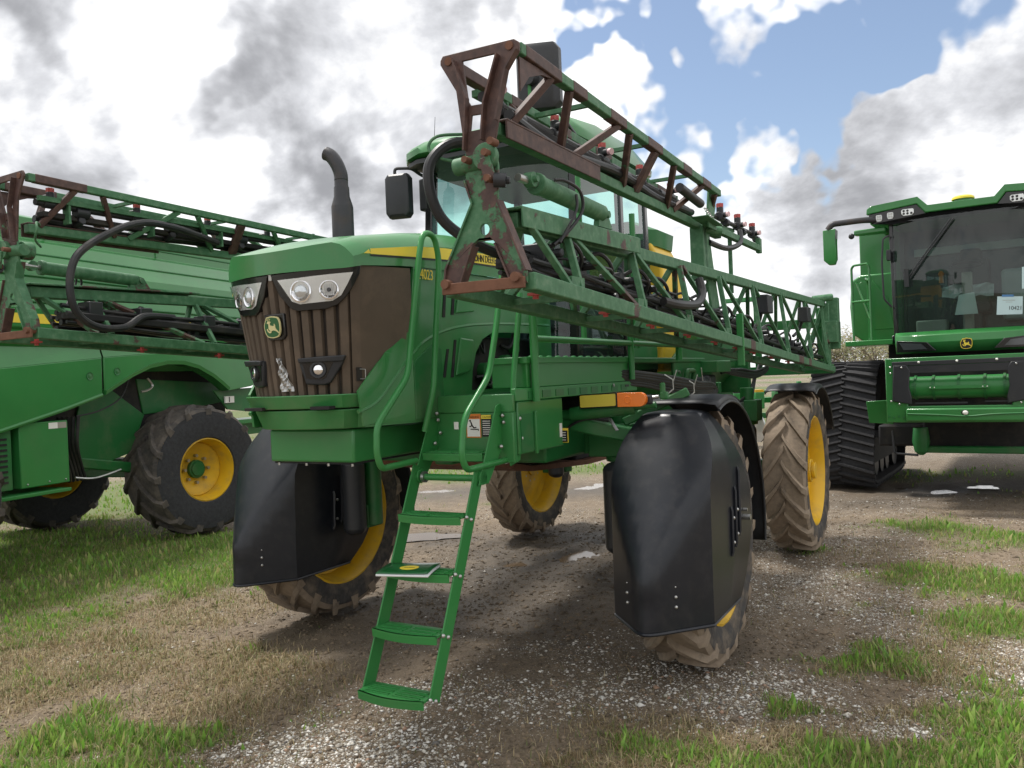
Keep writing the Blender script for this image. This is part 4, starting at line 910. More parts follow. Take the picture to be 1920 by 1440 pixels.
# rails
rl = MB(); rl.tube([(XO + .03, -1.17, 1.85), (XO + .03, -1.17, 2.50)], .026, 12).tube([(XO + .03, -1.17, 2.235), (XO + .03, 1.72, 2.235)], .022, 12).tube([(XO + .03, .48, 1.95), (XO + .03, .48, 2.42)], .024, 12).tube([(XO + .03, 1.70, 2.10), (XO + .03, 1.70, 2.36)], .03, 12)
rl.build('guard_rail', M['green_fresh'], SP, smooth=40)
# storage box hanging under the platform, with an open pocket
sb = MB().b2(.62, XO, -1.36, -.74, 1.54, 1.858).build('storage_box', M['green_paint'], SP, bevel=.008)
MB().b2(XO + .0005, XO + .004, -1.33, -1.16, 1.55, 1.78).build('pocket', M['green_chassis'], sb); MB().b2(XO + .004, XO + .02, -1.165, -1.14, 1.53, 1.79).build('pocket_edge', M['green_paint'], sb, bevel=.003)
MB().b2(XO + .0005, XO + .003, -.80, -.765, 1.60, 1.69).build('bar_code_label', M['decal_white'], sb)
fp_ = MB().b2(.49, XO + .004, -1.425, -1.385, 1.50, 1.80).build('front_plate', M['green_paint'], SP, bevel=.006)
# decals on the front plate
def decal(parent, x0, x1, z0, z1, y, base, nm='warning_decal'):
    d_ = MB().b2(x0, x1, y - .002, y, z0, z1).build(nm, M[base], parent); return d_
decal(fp_, .735, .825, 1.655, 1.785, -1.4262, 'decal_white'); MB().b2(.735, .825, -1.4300, -1.4285, 1.762, 1.785).build('decal_header', M['decal_orange'], fp_)
MB().b2(.728, .832, -1.4275, -1.4262, 1.648, 1.792).build('decal_border', M['decal_orange'], fp_)
decal(fp_, .838, .905, 1.655, 1.785, -1.4262, 'decal_black'); MB().b2(.838, .905, -1.4300, -1.4285, 1.762, 1.785).build('decal_header', M['decal_yellow'], fp_)
mb = MB()
for q in range(7): mb.b2(.846, .898, -1.4300, -1.4284, 1.668 + .013 * q, 1.672 + .013 * q)
mb.build('decal_print', M['decal_white'], fp_)
mb = MB().tube([(.762, -1.430, 1.745), (.772, -1.430, 1.722), (.785, -1.430, 1.708)], .004, 5).ball((.758, -1.430, 1.752), .006, 6, 5).tube([(.772, -1.430, 1.722), (.752, -1.430, 1.716)], .003, 5).tube([(.785, -1.430, 1.708), (.800, -1.430, 1.712)], .003, 5).tube([(.760, -1.430, 1.70), (.815, -1.430, 1.70), (.815, -1.430, 1.692)], .003, 5); mb.build('falling_figure', M['decal_black'], fp_)
text('WARNING', 'decal_lettering', M['decal_black'], fp_, .016, frame((.748, -1.4305, 1.768), (1, 0, 0), (0, 0, 1)), .0004)
text('CAUTION', 'decal_lettering', M['decal_black'], fp_, .014, frame((.846, -1.4305, 1.768), (1, 0, 0), (0, 0, 1)), .0004)
decal(fp_, .640, .672, 1.70, 1.745, -1.4262, 'decal_white', 'serial_label')
MB().b2(.96, 1.09, -.757, -.752, 1.56, 1.655).build('instruction_plate', M['decal_yellow'], sb); MB().b2(.964, 1.086, -.7595, -.7575, 1.564, 1.640).build('instruction_field', M['decal_black'], sb)
mb = MB()
for q in range(4): mb.b2(.975, 1.075, -.7612, -.7596, 1.576 + .016 * q, 1.580 + .016 * q)
mb.build('instruction_print', M['decal_white'], sb)

# ---- boarding ladder
XL, XR = .525, .955
def lad(y, z): return y, z
L0, L1 = V((0, -2.205, .355)), V((0, -1.66, 1.50))     # lower hinged part
lr = MB(); d_ = (L1 - L0).normalized(); nrm = V((0, d_.z, -d_.y))
for x in (XL, XR):
    lr.beam((x, L0.y, L0.z), (x, L1.y, L1.z), .010, .098, up=nrm)
ladder = lr.build('ladder', M['green_fresh'], SP, bevel=.004)
for x in (XL - .012, XR + .012):
    up_ = MB().prism([[(-1.71, 1.40), (-1.60, 1.40), (-1.40, 1.62), (-1.39, 1.83), (-1.44, 1.85), (-1.48, 1.84)]], lambda y, z: (x, y, z), (.008, 0, 0)); up_.build('ladder_hanger', M['green_fresh'], ladder, bevel=.003)
up_ = MB().prism([[(-1.42, 1.48), (-1.30, 1.50), (-1.27, 1.60), (-1.27, 1.86), (-1.42, 1.86)]], lambda y, z: (XR + .06, y, z), (.008, 0, 0))
up_.build('ladder_hanger', M['green_fresh'], ladder, bevel=.003)
MB().cyl((XL - .01, -1.655, 1.435), (XR + .01, -1.655, 1.435), .020, n=14).build('hinge_tube', M['green_fresh'], ladder)
for x in (XL + .03, XR - .03): MB().cyl((x, -1.655, 1.435), (x + .02, -1.655, 1.435), .033, n=16).build('hinge_collar', M['steel'], ladder)
for x in (XL, XR): MB().prism([circ(18, .042, -1.655, 1.44)], lambda y, z: (x - .02, y, z), (.04, 0, 0)).build('hinge_ear', M['green_fresh'], ladder, bevel=.003)
def step(y, z, dep=.14):
    secs = []; mb = MB(); n = 12; fr = []
    for i in range(n + 1):
        q = i / n; x = XL + .006 + (XR - XL - .012) * q; fr.append((x, y - dep - .035 * math.sin(math.pi * q)))
    poly = [(XL + .006, y)] + fr + [(XR - .006, y)]
    nb_ = 3; holes = []
    for side_ in (0, 1):
        x0, x1 = (XL + .035, (XL + XR) / 2 - .014) if side_ == 0 else ((XL + XR) / 2 + .014, XR - .035)
        for k in range(nb_): y0 = y - .022 - k * .042; holes.append([(x0, y0), (x1, y0), (x1, y0 - .026), (x0, y0 - .026)])
    mb.prism([poly] + holes, lambda a, b_: (a, b_, z), (0, 0, -.012))
    st_ = mb.build('step', M['green_fresh'], ladder, smooth=0)
    mb = MB(); mb.loft([[V((a, b_, z)), V((a, b_ + .004, z - .045)), V((a, b_ + .010, z - .045)), V((a, b_ + .012, z))] for a, b_ in fr]); mb.build('step_nose', M['green_fresh'], st_, smooth=40)
    for side_ in (0, 1):
        x0, x1 = (XL + .035, (XL + XR) / 2 - .014) if side_ == 0 else ((XL + XR) / 2 + .014, XR - .035)
        for k in range(nb_): MB().b2(x0, x1, y - .052 - k * .042, y - .044 - k * .042, z - .001, z + .006).build('grip_strip', M['green_fresh'], st_)
    for k in range(2): MB().ball((XR + .008, y - .045 - .045 * k, z - .028 + .02 * k), .012, 8, 6).build('bolt', M['steel'], ladder)
    return st_
for z in (.385, .675, .965, 1.25):
    f_ = (z - L0.z) / (L1.z - L0.z); step(L0.y + (L1.y - L0.y) * f_ + .035, z)
step(-1.47, 1.575, .15)
for y, z in ((-1.47, 1.80), (-1.46, 1.76), (-1.44, 1.68), (-1.50, 1.62)): MB().ball((XL + .02, y, z), .012, 8, 6).build('bolt', M['steel'], ladder); MB().ball((XR + .036, y + .03, z - .02), .012, 8, 6).build('bolt', M['steel'], ladder)
# handrails
def rail(pts, x, r_=.0185, rad=.07, dx=None):
    P_ = [V((x + (0 if dx is None else dx[i]), y, z)) for i, (y, z) in enumerate(pts)]
    return MB().tube(fillet(P_, rad, 6), r_, 12).build('handrail', M['green_fresh'], ladder, smooth=40)
RAILA = [(-1.60, 1.70), (-1.573, 1.951), (-1.516, 2.343), (-1.455, 2.74), (-1.50, 2.885), (-1.62, 2.885), (-1.66, 2.76), (-1.724, 2.497), (-1.825, 2.036), (-2.085, 1.81), (-2.13, 1.755), (-2.138, 1.615), (-2.105, 1.535), (-1.70, 1.535)]
rail(RAILA, .60, dx=[-.06] + [0] * 12 + [-.06])
rail([(-1.37, 2.62), (-1.465, 2.313), (-1.575, 2.017), (-1.861, 1.789), (-1.90, 1.588), (-1.86, 1.505), (-1.40, 1.515)], .99)
rail([(-1.17, 2.52), (-1.20, 2.40), (-1.30, 2.0), (-1.33, 1.76), (-1.31, 1.60)], 1.0)
for y, z in ((-1.33, 1.755), (-1.315, 1.635)): MB().cyl((.955, y, z), (1.04, y, z), .012, n=10).ball((1.04, y, z), .018, 8, 6).build('rail_bolt', M['steel'], ladder)
MB().cyl((.99, -1.42, 1.515), (.99, -1.38, 1.515), .022, n=12).build('rail_bolt', M['steel'], ladder)

# ---- flip-out marker arm: reflective panel and amber lamp
mk_ = MB().b2(1.10, 1.60, -.55, -.515, 1.79, 1.85).build('marker_arm', M['black_plastic'], SP, bevel=.01)
def rr(x0, x1, z0, z1, r_, full=False):
    pts = [(x0, z0), (x1, z0), (x1, z1), (x0, z1)]; return [(p.x, p.y) for p in fillet([V((*pts[-1], 0))] + [V((*p, 0)) for p in pts] + [V((*pts[0], 0))], r_, 4)[5 - 4:-1]]
MB().prism([rr(1.095, 1.370, 1.772, 1.868, .012)], lambda x, z: (x, -.56, z + (x - 1.1) * .03), (0, -.012, 0)).build('panel_frame', M['bezel_black'], mk_)
MB().prism([rr(1.103, 1.360, 1.780, 1.860, .010)], lambda x, z: (x, -.5725, z + (x - 1.1) * .03), (0, -.004, 0)).build('reflective_panel', M['reflector_yellow'], mk_)
am = [(1.378, 1.780), (1.378, 1.872)] + [(1.528 + .046 * math.sin(a), 1.826 + .046 * math.cos(a)) for a in [math.pi * k / 10 for k in range(11)]]
MB().prism([am], lambda x, z: (x, -.545, z), (0, -.045, 0)).build('amber_lamp', M['amber'], mk_, bevel=.012, seg=3)
MB().lathe([(0, .026), (.003, .024), (.003, .020), (.001, .019), (.001, .0001)], (1.45, -.590, 1.826), (0, -1, 0), 20).build('amber_lens', M['amber'], mk_)
MB().cyl((1.56, -.53, 1.83), (1.64, -.52, 1.84), .012).build('marker_stem', M['steel'], mk_)
MB().box((1.67, -.50, 1.845), (.05, .05, .05)).cyl((1.66, -.50, 1.84), (1.66, -.50, 1.93), .018).build('marker_pivot', M['green_chassis'], mk_, bevel=.01)

# ---- tank and rear frame
tk = MB().loft([[V((x, y, z)) for x, z in ((-.74, 2.0), (-.78, 2.3), (-.78, 3.05), (-.66, 3.30), (.66, 3.30), (.78, 3.05), (.78, 2.3), (.74, 2.0))] for y in (2.22, 2.28, 2.80, 2.86)]).build('yellow_tank', M['tank_yellow'], SP, smooth=30, bevel=.03, seg=3)
MB().loft([[V((x * k, y, z)) for x, z in ((-.70, 3.26), (-.72, 3.42), (-.5, 3.52), (.5, 3.52), (.72, 3.42), (.70, 3.26))] for y, k in ((2.20, .9), (2.30, 1), (2.8, 1), (2.9, .9))]).build('tank_cover', M['green_chassis'], tk, smooth=40)
big = MB().loft([[V((x * k, y, z)) for x, z in ((-.55, 1.75), (-.80, 2.0), (-.80, 2.45), (-.55, 2.62), (.55, 2.62), (.80, 2.45), (.80, 2.0), (.55, 1.75))] for y, k in ((3.55, .92), (3.62, 1), (5.0, 1), (5.1, .92))]).build('solution_tank', M['green_chassis'], SP, smooth=30, bevel=.03)
fr_ = MB().b2(.62, 1.02, .66, 2.75, 2.08, 2.125).prism([[(1.75, 2.12), (2.15, 2.30), (4.3, 2.30), (4.3, 2.10), (3.4, 2.06), (2.9, 1.92), (2.6, 1.75), (1.9, 1.72), (1.75, 1.86)]], lambda y, z: (.98, y, z), (.03, 0, 0)).prism([[(1.75, 2.12), (2.15, 2.30), (4.3, 2.30), (4.3, 2.10), (3.4, 2.06), (2.9, 1.92), (2.6, 1.75), (1.9, 1.72), (1.75, 1.86)]], lambda y, z: (-1.01, y, z), (.03, 0, 0))
fr_.b2(.90, 1.18, 2.62, 3.15, 1.97, 2.09).b2(-.95, .95, 4.9, 5.05, 1.70, 2.30).b2(-1.0, 1.0, 3.3, 3.42, 1.74, 1.86)
fr_.build('rear_frame', M['green_chassis'], SP, bevel=.01)
MB().tube(fillet([(1.03, 1.98, 1.85), (1.06, 1.98, 2.0), (1.06, 2.22, 2.0), (1.03, 2.22, 1.85)], .03), .022, 8).build('tie_handle', M['green_chassis'], SP)
for y, z in ((1.88, 1.99), (1.90, 1.86)): MB().cyl((1.01, y, z), (1.028, y, z), .016, n=6).build('bolt', M['steel'], SP)
for y0, y1, z1 in ((2.42, 2.60, 1.93), (2.62, 2.86, 1.95)): MB().b2(.78, 1.10, y0, y1, 1.52, z1).build('battery_box', M['black_plastic'], SP, bevel=.03, seg=3)
MB().b2(.6, .95, -.05, .60, 1.62, 1.86).build('valve_block', M['black_rough'], SP, bevel=.02)
# hose bundle with cable ties, looped above the front wheel
for i in range(6):
    o = .016 * i; zz = 2.02 - .020 * i
    MB().tube([(1.02, .25, zz), (1.08, .75, zz - .03), (1.13, 1.45, zz - .085 - .006 * i), (1.15, 2.05, zz - .14), (1.16, 2.42 + .03 * (i % 3), zz - .155), (1.16, 2.55 + .03 * (i % 3), zz - .20), (1.15, 2.30, 1.745 - .004 * i), (1.11, 1.5, 1.76), (1.03, .9, 1.80)], .020 if i < 3 else .013, 8, sm=6).build('hydraulic_hose', M['hose_black'], SP)
for y, z in ((1.12, 1.90), (1.72, 1.85)):
    MB().tube([(1.13, y, z + .075), (1.20, y, z + .03), (1.20, y + .01, z - .05), (1.15, y + .01, z - .09)], .006, 5).tube([(1.20, y, z), (1.25, y - .04, z + .11)], .004, 5).build('cable_tie', M['decal_white'], SP)
MB().tube([(1.16, 2.15, 1.90), (1.20, 1.98, 2.02)], .004, 5).build('cable_tie', M['decal_white'], SP)
# second bundle, coiled, towards the rear wheel
rn = random.Random(9)
for i in range(7):
    j = rn.uniform(-.04, .04)
    MB().tube([(1.10, 3.05, 2.03 - .012 * i), (1.16, 3.6, 1.96 + j), (1.20, 4.2, 1.93 + j), (1.22, 4.75 + j, 2.0 + j), (1.20, 4.85 + j, 2.10 + j), (1.20, 4.5, 2.06 + j), (1.18, 4.25 + j, 1.90), (1.16, 4.0, 1.72 - .03 * i), (1.12, 3.5, 1.62 - .02 * i), (1.08, 3.1, 1.66)], .014, 7, sm=6).build('hydraulic_hose', M['hose_black'], SP)
MB().ball((1.05, 3.35, 1.62), (.16, .22, .11), 14, 8).build('filter_bowl', M['black_rough'], SP); MB().b2(1.0, 1.16, 3.55, 3.75, 1.48, 1.62).build('valve_body', M['steel'], SP, bevel=.01)

# ================================================================== folded booms, one on each side
def boom(sx):
    X = lambda x, y, z: V((sx * x, y, z))
    CB = lambda y: 2.39 - .0547 * (y + 2.73)          # bottom chords slope gently down to the rear
    CT = lambda y: 2.645 + .016 * (y + 2.5)           # top chord
    xo, xi, xt = 1.868, 1.495, 1.79
    lo = MB()
    for x in (xo, xi): lo.beam(X(x, -2.71, CB(-2.71)), X(x, 5.55, CB(5.55)), .062, .072 if x == xo else .066)
    lo.beam(X(xt - .05, -2.60, 2.665), X(xt, 5.45, CT(5.45)), .06, .070)
    bo = lo.build('boom', M['green_worn'], SP, bevel=.006)
    # flaking channel on the first stretch of the top chord
    ch_ = MB().beam(X(xt - .05, -2.62, 2.712), X(xt - .02, -1.30, 2.742), .13, .012).beam(X(xt + .012, -2.62, 2.672), X(xt + .045, -1.30, 2.702), .010, .085); ch_.build('chord_channel', M['green_flaking'], bo, bevel=.003)
    ver = [-2.20, -1.36, -.50, .45, 1.52, 2.70, 4.02, 5.25]
    for i, y in enumerate(ver):
        for x in (xo, xi):
            MB().beam(X(xt + (.0 if x == xo else -.05), y + .04, CT(y) + .0), X(x, y, CB(y) + .03), .034, .028, up=(0, 1, 0)).build('brace', M['green_worn'], bo, bevel=.003)
            ya = -2.52 if i == 0 else ver[i - 1] + .10
            MB().beam(X(xt + (.0 if x == xo else -.05), ya, CT(ya)), X(x, y - .10, CB(y) + .03), .030, .026, up=(0, 1, 0)).build('brace', M['green_flaking' if i in (0, 1, 3) else 'green_worn'], bo, bevel=.003)
        MB().beam(X(xo, y, CB(y)), X(xi, y, CB(y)), .03, .03).build('cross_bar', M['green_worn'], bo)
        if i < 7: MB().b2(min(sx * (xo - .02), sx * (xo + .004)), max(sx * (xo - .02), sx * (xo + .004)), y - .10, y + .04, CB(y) + .037, CB(y) + .085).build('gusset', M['green_worn'], bo)
    for y, l_ in ((.98, .16), (3.05, .26), (3.62, .16)): MB().beam(X(xo, y, CB(y)), X(xo, y + l_, CB(y + l_)), .066, .076).build('rust_patch', M['rusty'], bo, bevel=.006)
    # A-frame plate at the folded joint
    A = [(1.471, 2.405), (1.489, 2.471), (1.632, 2.73), (1.600, 2.829), (1.605, 2.942), (1.622, 2.998), (1.742, 2.985), (1.760, 2.873), (1.752, 2.73), (1.785, 2.649), (1.872, 2.431), (1.872, 2.379), (1.807, 2.379), (1.733, 2.555), (1.72, 2.570), (1.64, 2.572), (1.624, 2.555), (1.557, 2.402)]
    af = MB().prism([A, circ(16, .023, 1.683, 2.618)], lambda x, z: X(x, -2.73, z), (0, .014, 0)).build('joint_plate', M['green_flaking'], bo, bevel=.003)
    for a, b_ in (((1.480, 2.41), (1.489, 2.471)), ((1.489, 2.471), (1.632, 2.73)), ((1.632, 2.73), (1.600, 2.829)), ((1.752, 2.73), (1.785, 2.649)), ((1.785, 2.649), (1.872, 2.431)), ((1.557, 2.402), (1.624, 2.555)), ((1.733, 2.555), (1.807, 2.379))):
        MB().beam(X(a[0], -2.715, a[1]), X(b_[0], -2.715, b_[1]), .055, .008, up=(a[1] - b_[1], 0, b_[0] - a[0])).build('plate_flange', M['green_flaking' if a[0] < 1.7 else 'rusty'], af)
    MB().beam(X(1.475, -2.745, 2.385), X(1.87, -2.745, 2.383), .016, .046).build('rust_bar', M['rust_bar'], af, bevel=.003)
    for x in (1.50, 1.835): MB().cyl(X(x, -2.77, 2.405), X(x, -2.70, 2.405), .020, n=12).build('pin', M['rust_bar'], af)
    # V-frame plate of the upper section
    Vp = [(1.503, 3.350), (1.516, 3.368), (1.858, 3.362), (1.880, 3.345), (1.880, 3.310), (1.826, 3.243), (1.771, 3.049), (1.755, 2.979), (1.713, 2.955), (1.676, 2.92), (1.611, 2.931), (1.598, 3.014), (1.575, 3.208), (1.502, 3.332)]
    H1 = [(1.611, 3.326), (1.763, 3.322), (1.774, 3.305), (1.714, 3.132), (1.643, 3.135), (1.631, 3.156)]; H2 = [(1.646, 3.094), (1.706, 3.09), (1.690, 3.03), (1.636, 3.03)]
    up2 = MB()
    xc2 = 1.690
    for x in (1.530, 1.852): up2.beam(X(x, -2.70, 3.335), X(x, .34, 3.275), .045, .048)
    up2.beam(X(xc2, -2.62, 3.055), X(xc2, .90, 3.065), .055, .055)
    uo = up2.build('boom', M['green_worn'], SP, bevel=.005)
    vp = MB().prism([Vp, H1, H2], lambda x, z: X(x, -2.735, z), (0, .014, 0)).build('joint_plate', M['rusty'], uo, bevel=.003)
    for a, b_ in (((1.58, 3.33), (1.635, 3.16)), ((1.635, 3.16), (1.615, 2.95)), ((1.79, 3.31), (1.72, 3.13)), ((1.72, 3.13), (1.70, 2.98)), ((1.880, 3.310), (1.826, 3.243)), ((1.826, 3.243), (1.771, 3.049))):
        MB().beam(X(a[0], -2.75, a[1]), X(b_[0], -2.75, b_[1]), .030, .008, up=(a[1] - b_[1], 0, b_[0] - a[0])).build('plate_flange', M['rusty'], vp)
    for x in (1.545, 1.838): MB().cyl(X(x, -2.741, 3.338), X(x, -2.735, 3.338), .018, n=14).build('weld_cap', M['rust_bar'], vp)
    MB().beam(X(xc2 + .02, -2.62, 3.088), X(xc2 + .02, -1.62, 3.092), .085, .010).beam(X(xc2 + .055, -2.62, 3.05), X(xc2 + .055, -1.62, 3.055), .010, .08).build('chord_channel', M['rusty'], uo, bevel=.003)
    for y0, l_ in ((-2.66, .34), (-2.2, .16), (-1.75, .22), (-1.2, .25), (-.55, .18), (-.12, .2))[:6 if sx > 0 else 1]:
        for x in (1.530, 1.852): MB().beam(X(x, y0, 3.335 - .0197 * (y0 + 2.70)), X(x, y0 + l_, 3.335 - .0197 * (y0 + l_ + 2.70)), .049, .052).build('rust_patch', M['rusty'], uo, bevel=.005)
    dg = [(-2.39, -2.55), (-2.20, -2.03), (-1.60, -1.92), (-1.44, -1.20), (-1.02, -1.0), (-.68, -.42), (-.06, -.30), (.25, .50)]
    for i, (yt, yb) in enumerate(dg):
        for x in (1.530, 1.852):
            zt = 3.335 - .0197 * (yt + 2.70); big_ = i == 4
            MB().beam(X(x, yt, zt - .02), X(xc2 + (.02 if x > xc2 else -.02), yb, 3.075), .075 if big_ else .036, .03, up=(0, 1, 0) if i % 2 else (1, 0, 0)).build('brace', M['rusty' if sx > 0 or i in (0, 1, 4) else 'green_worn'], uo, bevel=.004)
    for y in (-1.95, -1.1, -.2): MB().beam(X(1.53, y, 3.31), X(1.852, y, 3.31), .022, .022).build('cross_bar', M['green_worn'], uo)
    # haunch under the near top chord
    MB().prism([[(-2.70, 3.30), (-2.70, 3.16), (-2.62, 3.24), (-2.50, 3.285), (-2.30, 3.31)]], lambda y, z: X(1.855, y, z), (sx * .008, 0, 0)).build('haunch', M['rusty'], vp)
    # hinge: discs, bosses and pins
    hg = MB().prism([circ(22, .055, 1.715, 2.908)], lambda x, z: X(x, -2.765, z), (0, .03, 0)).prism([circ(22, .055, 1.615, 2.90)], lambda x, z: X(x, -2.70, z), (0, .06, 0)).cyl(X(1.55, -2.72, 2.895), X(1.70, -2.72, 2.90), .036, n=18).beam(X(1.72, -2.77, 2.90), X(1.745, -2.77, 2.80), .05, .014, up=(0, 1, 0)).build('hinge', M['green_flaking'], bo, bevel=.004)
    for x, z, r_ in ((1.735, 2.915, .015), (1.742, 2.81, .015), (1.765, 2.955, .016), (1.64, 2.90, .014)): MB().cyl(X(x, -2.80, z), X(x, -2.75, z), r_, n=12).build('pin', M['rust_bar'], hg)
    MB().cyl(X(1.755, -2.76, 2.805), X(1.80, -2.74, 2.80), .030, n=16).cyl(X(1.80, -2.74, 2.80), X(1.815, -2.735, 2.80), .015, n=8).build('pivot_cap', M['black_plastic'], hg)
    # fold cylinder
    cy = MB().cyl(X(1.80, -2.46, 2.835), X(1.81, -1.78, 2.812), .042, n=20).cyl(X(1.80, -2.48, 2.836), X(1.80, -2.45, 2.835), .048, n=20).build('fold_cylinder', M['green_worn'], bo, bevel=.004)
    MB().cyl(X(1.79, -2.62, 2.838), X(1.80, -2.46, 2.835), .017).build('cylinder_rod', M['steel'], cy)
    MB().prism([circ(16, .032, -2.53, 2.842)], lambda y, z: X(1.782, y, z), (sx * .04, 0, 0)).cyl(X(1.815, -2.53, 2.842), X(1.84, -2.53, 2.842), .014).build('cylinder_eye', M['green_worn'], cy)
    MB().prism([[(-1.84, 2.74), (-1.66, 2.745), (-1.72, 2.83), (-1.80, 2.85)]], lambda y, z: X(1.79, y, z), (sx * .03, 0, 0)).cyl(X(1.78, -1.74, 2.81), X(1.84, -1.74, 2.81), .018).build('cylinder_lug', M['green_flaking'], cy)
    MB().tube([X(1.835, -2.36, 2.868), X(1.86, -2.30, 2.872), X(1.875, -2.18, 2.845), X(1.87, -2.15, 2.76), X(1.84, -2.24, 2.66), X(1.80, -2.32, 2.59)], .008, 7, sm=6).tube([X(1.86, -2.19, 2.83), X(1.86, -2.20, 2.75), X(1.82, -2.30, 2.60)], .007, 7, sm=6).build('cylinder_hose', M['hose_black'], cy)
    MB().tube([X(1.82, -2.05, 2.855), X(1.825, -1.75, 2.845)], .006, 6).build('cylinder_pipe', M['steel'], cy)
    # big spray hose looping round the joint
    if sx > 0: MB().tube([X(1.60, -2.50, 3.03), X(1.50, -2.66, 3.02), X(1.435, -2.74, 2.93), X(1.43, -2.74, 2.80), X(1.46, -2.68, 2.68), X(1.56, -2.55, 2.58), X(1.62, -2.3, 2.54)], .024, 10, sm=8).build('spray_hose', M['hose_black'], bo)
    else: MB().tube([X(1.60, -1.2, 3.13), X(1.50, -1.7, 3.17), X(1.44, -2.05, 3.13), X(1.405, -2.42, 2.93), X(1.40, -2.53, 2.76), X(1.40, -2.52, 2.55), X(1.42, -2.38, 2.44), X(1.48, -2.12, 2.44), X(1.56, -1.9, 2.53), X(1.64, -1.6, 2.54)], .024, 10, sm=8).build('spray_hose', M['hose_black'], bo)
    MB().tube([X(1.58, -2.60, 2.93), X(1.47, -2.70, 2.95), X(1.415, -2.72, 3.0), X(1.45, -2.70, 3.05), X(1.55, -2.62, 3.06)], .007, 8, sm=8).build('hose_guide', M['green_worn'], bo)
    # spray tubes with nozzle bodies
    MB().tube([X(1.62, -2.60, 3.215), X(1.62, .20, 3.205)], .022, 10).build('spray_tube', M['hose_black'], uo)
    MB().tube([X(1.72, -2.55, 3.13), X(1.70, -2.0, 3.10), X(1.72, -1.3, 3.13), X(1.70, -.6, 3.11), X(1.72, .1, 3.12)], .024, 10, sm=5).build('boom_hose', M['hose_black'], uo)
    for y in (-2.3, -1.6, -.95, -.3): MB().cyl(X(1.62, y - .04, 3.19), X(1.62, y + .05, 3.19), .038, n=12).cyl(X(1.60, y, 3.14), X(1.68, y, 3.12), .026, n=12).build('hose_coupling', M['black_plastic'], uo, bevel=.004)
    MB().beam(X(1.585, -2.60, 3.235), X(1.585, .2, 3.225), .03, .03).build('nozzle_rail', M['green_worn'], uo)
    for i, y in enumerate((-2.50, -1.88, -1.27, -.66, -.05)):
        nz = MB().cyl(X(1.62, y - .05, 3.215), X(1.62, y + .05, 3.215), .030, n=12).cyl(X(1.62, y, 3.20), X(1.62, y, 3.29), .024, n=12).cyl(X(1.62, y, 3.26), X(1.67, y - .02, 3.255), .020, n=12).build('nozzle', M['black_plastic'], uo, bevel=.004)
        st2 = []
        for k in range(12): rr_ = .024 if k % 2 == 0 else .016; st2.append((1.62 + rr_ * math.cos(k * math.pi / 6), y + rr_ * math.sin(k * math.pi / 6)))
        MB().prism([st2], lambda x, yy: X(x, yy, 3.29), (0, 0, .026)).build('nozzle_cap', M['nozzle_red'], nz)
        MB().cyl(X(1.67, y - .02, 3.255), X(1.69, y - .028, 3.252), .019, n=12).build('nozzle_turret', M['nozzle_pink'], nz)
        MB().b2(min(sx * 1.575, sx * 1.64), max(sx * 1.575, sx * 1.64), y + .09, y + .105, 3.10, 3.24).build('tube_clamp', M['green_worn'], uo)
    for i, y in enumerate((-2.52, -1.75, -1.05, -.35, .30, .92, 1.5, 2.2, 3.0)):
        MB().cyl(X(1.80, y, CB(y) - .005), X(1.80, y, CB(y) - .045), .014, n=8).b2(min(sx * 1.77, sx * 1.835), max(sx * 1.77, sx * 1.835), y - .02, y + .02, CB(y) - .03, CB(y) - .018).build('drop_nozzle', M['nozzle_red'], bo)
    for k, (x, dz, r_) in enumerate(((1.66, .10, .020), (1.70, .135, .016), (1.62, .14, .018), (1.73, .09, .012), (1.66, .18, .013), (1.60, .09, .012), (1.70, .17, .017), (1.58, .16, .015), (1.75, .14, .014), (1.64, .21, .014), (1.71, .06, .018))):
        rn = random.Random(k + 3); MB().tube([X(x + rn.uniform(-.02, .02), y, CB(y) + dz * (1 + .04 * y / 5) + rn.uniform(-.012, .012)) for y in [-2.45 + .42 * q for q in range(20)]], r_, 8, sm=3).build('boom_hose', M['hose_black'], bo)
    for i, y in enumerate((-2.1, -1.45, -.8, .1, .9, 1.8, 2.6, 3.4, 4.2)):
        MB().cyl(X(1.66, y, CB(y) + .06), X(1.66, y, CB(y) + .17), .028, n=10).cyl(X(1.60, y + .02, CB(y) + .10), X(1.74, y + .02, CB(y) + .10), .022, n=10).build('hose_coupling', M['black_plastic'], bo)
        MB().cyl(X(1.66, y - .06, CB(y) + .10), X(1.66, y - .045, CB(y) + .10), .026, n=12).build('hose_clamp', M['steel'], bo)
    # looped hose outside the truss and wiring boxes
    MB().tube([X(1.84, -.95, 2.415), X(1.89, -.80, 2.40), X(1.905, -.50, 2.42), X(1.90, -.34, 2.50), X(1.87, -.30, 2.60)], .028, 10, sm=6).build('spray_hose', M['hose_black'], bo)
    for y in (1.75, 3.75): MB().b2(min(sx * 1.78, sx * 1.88), max(sx * 1.78, sx * 1.88), y, y + .22, 2.48, 2.64).tube([X(1.8, y + .1, 2.5), X(1.76, y + .14, 2.40), X(1.72, y, 2.33)], .02, 7, sm=4).build('section_valve', M['black_plastic'], bo, bevel=.01)
    MB().beam(X(1.63, -2.45, CB(-2.45) + .14), X(1.63, 5.2, CB(5.2) + .20), .13, .045).build('hose_tray', M['black_rough'], bo, bevel=.006)
    MB().beam(X(1.655, -2.55, 3.15), X(1.655, .15, 3.15), .075, .035).build('hose_tray', M['black_rough'], uo, bevel=.005)
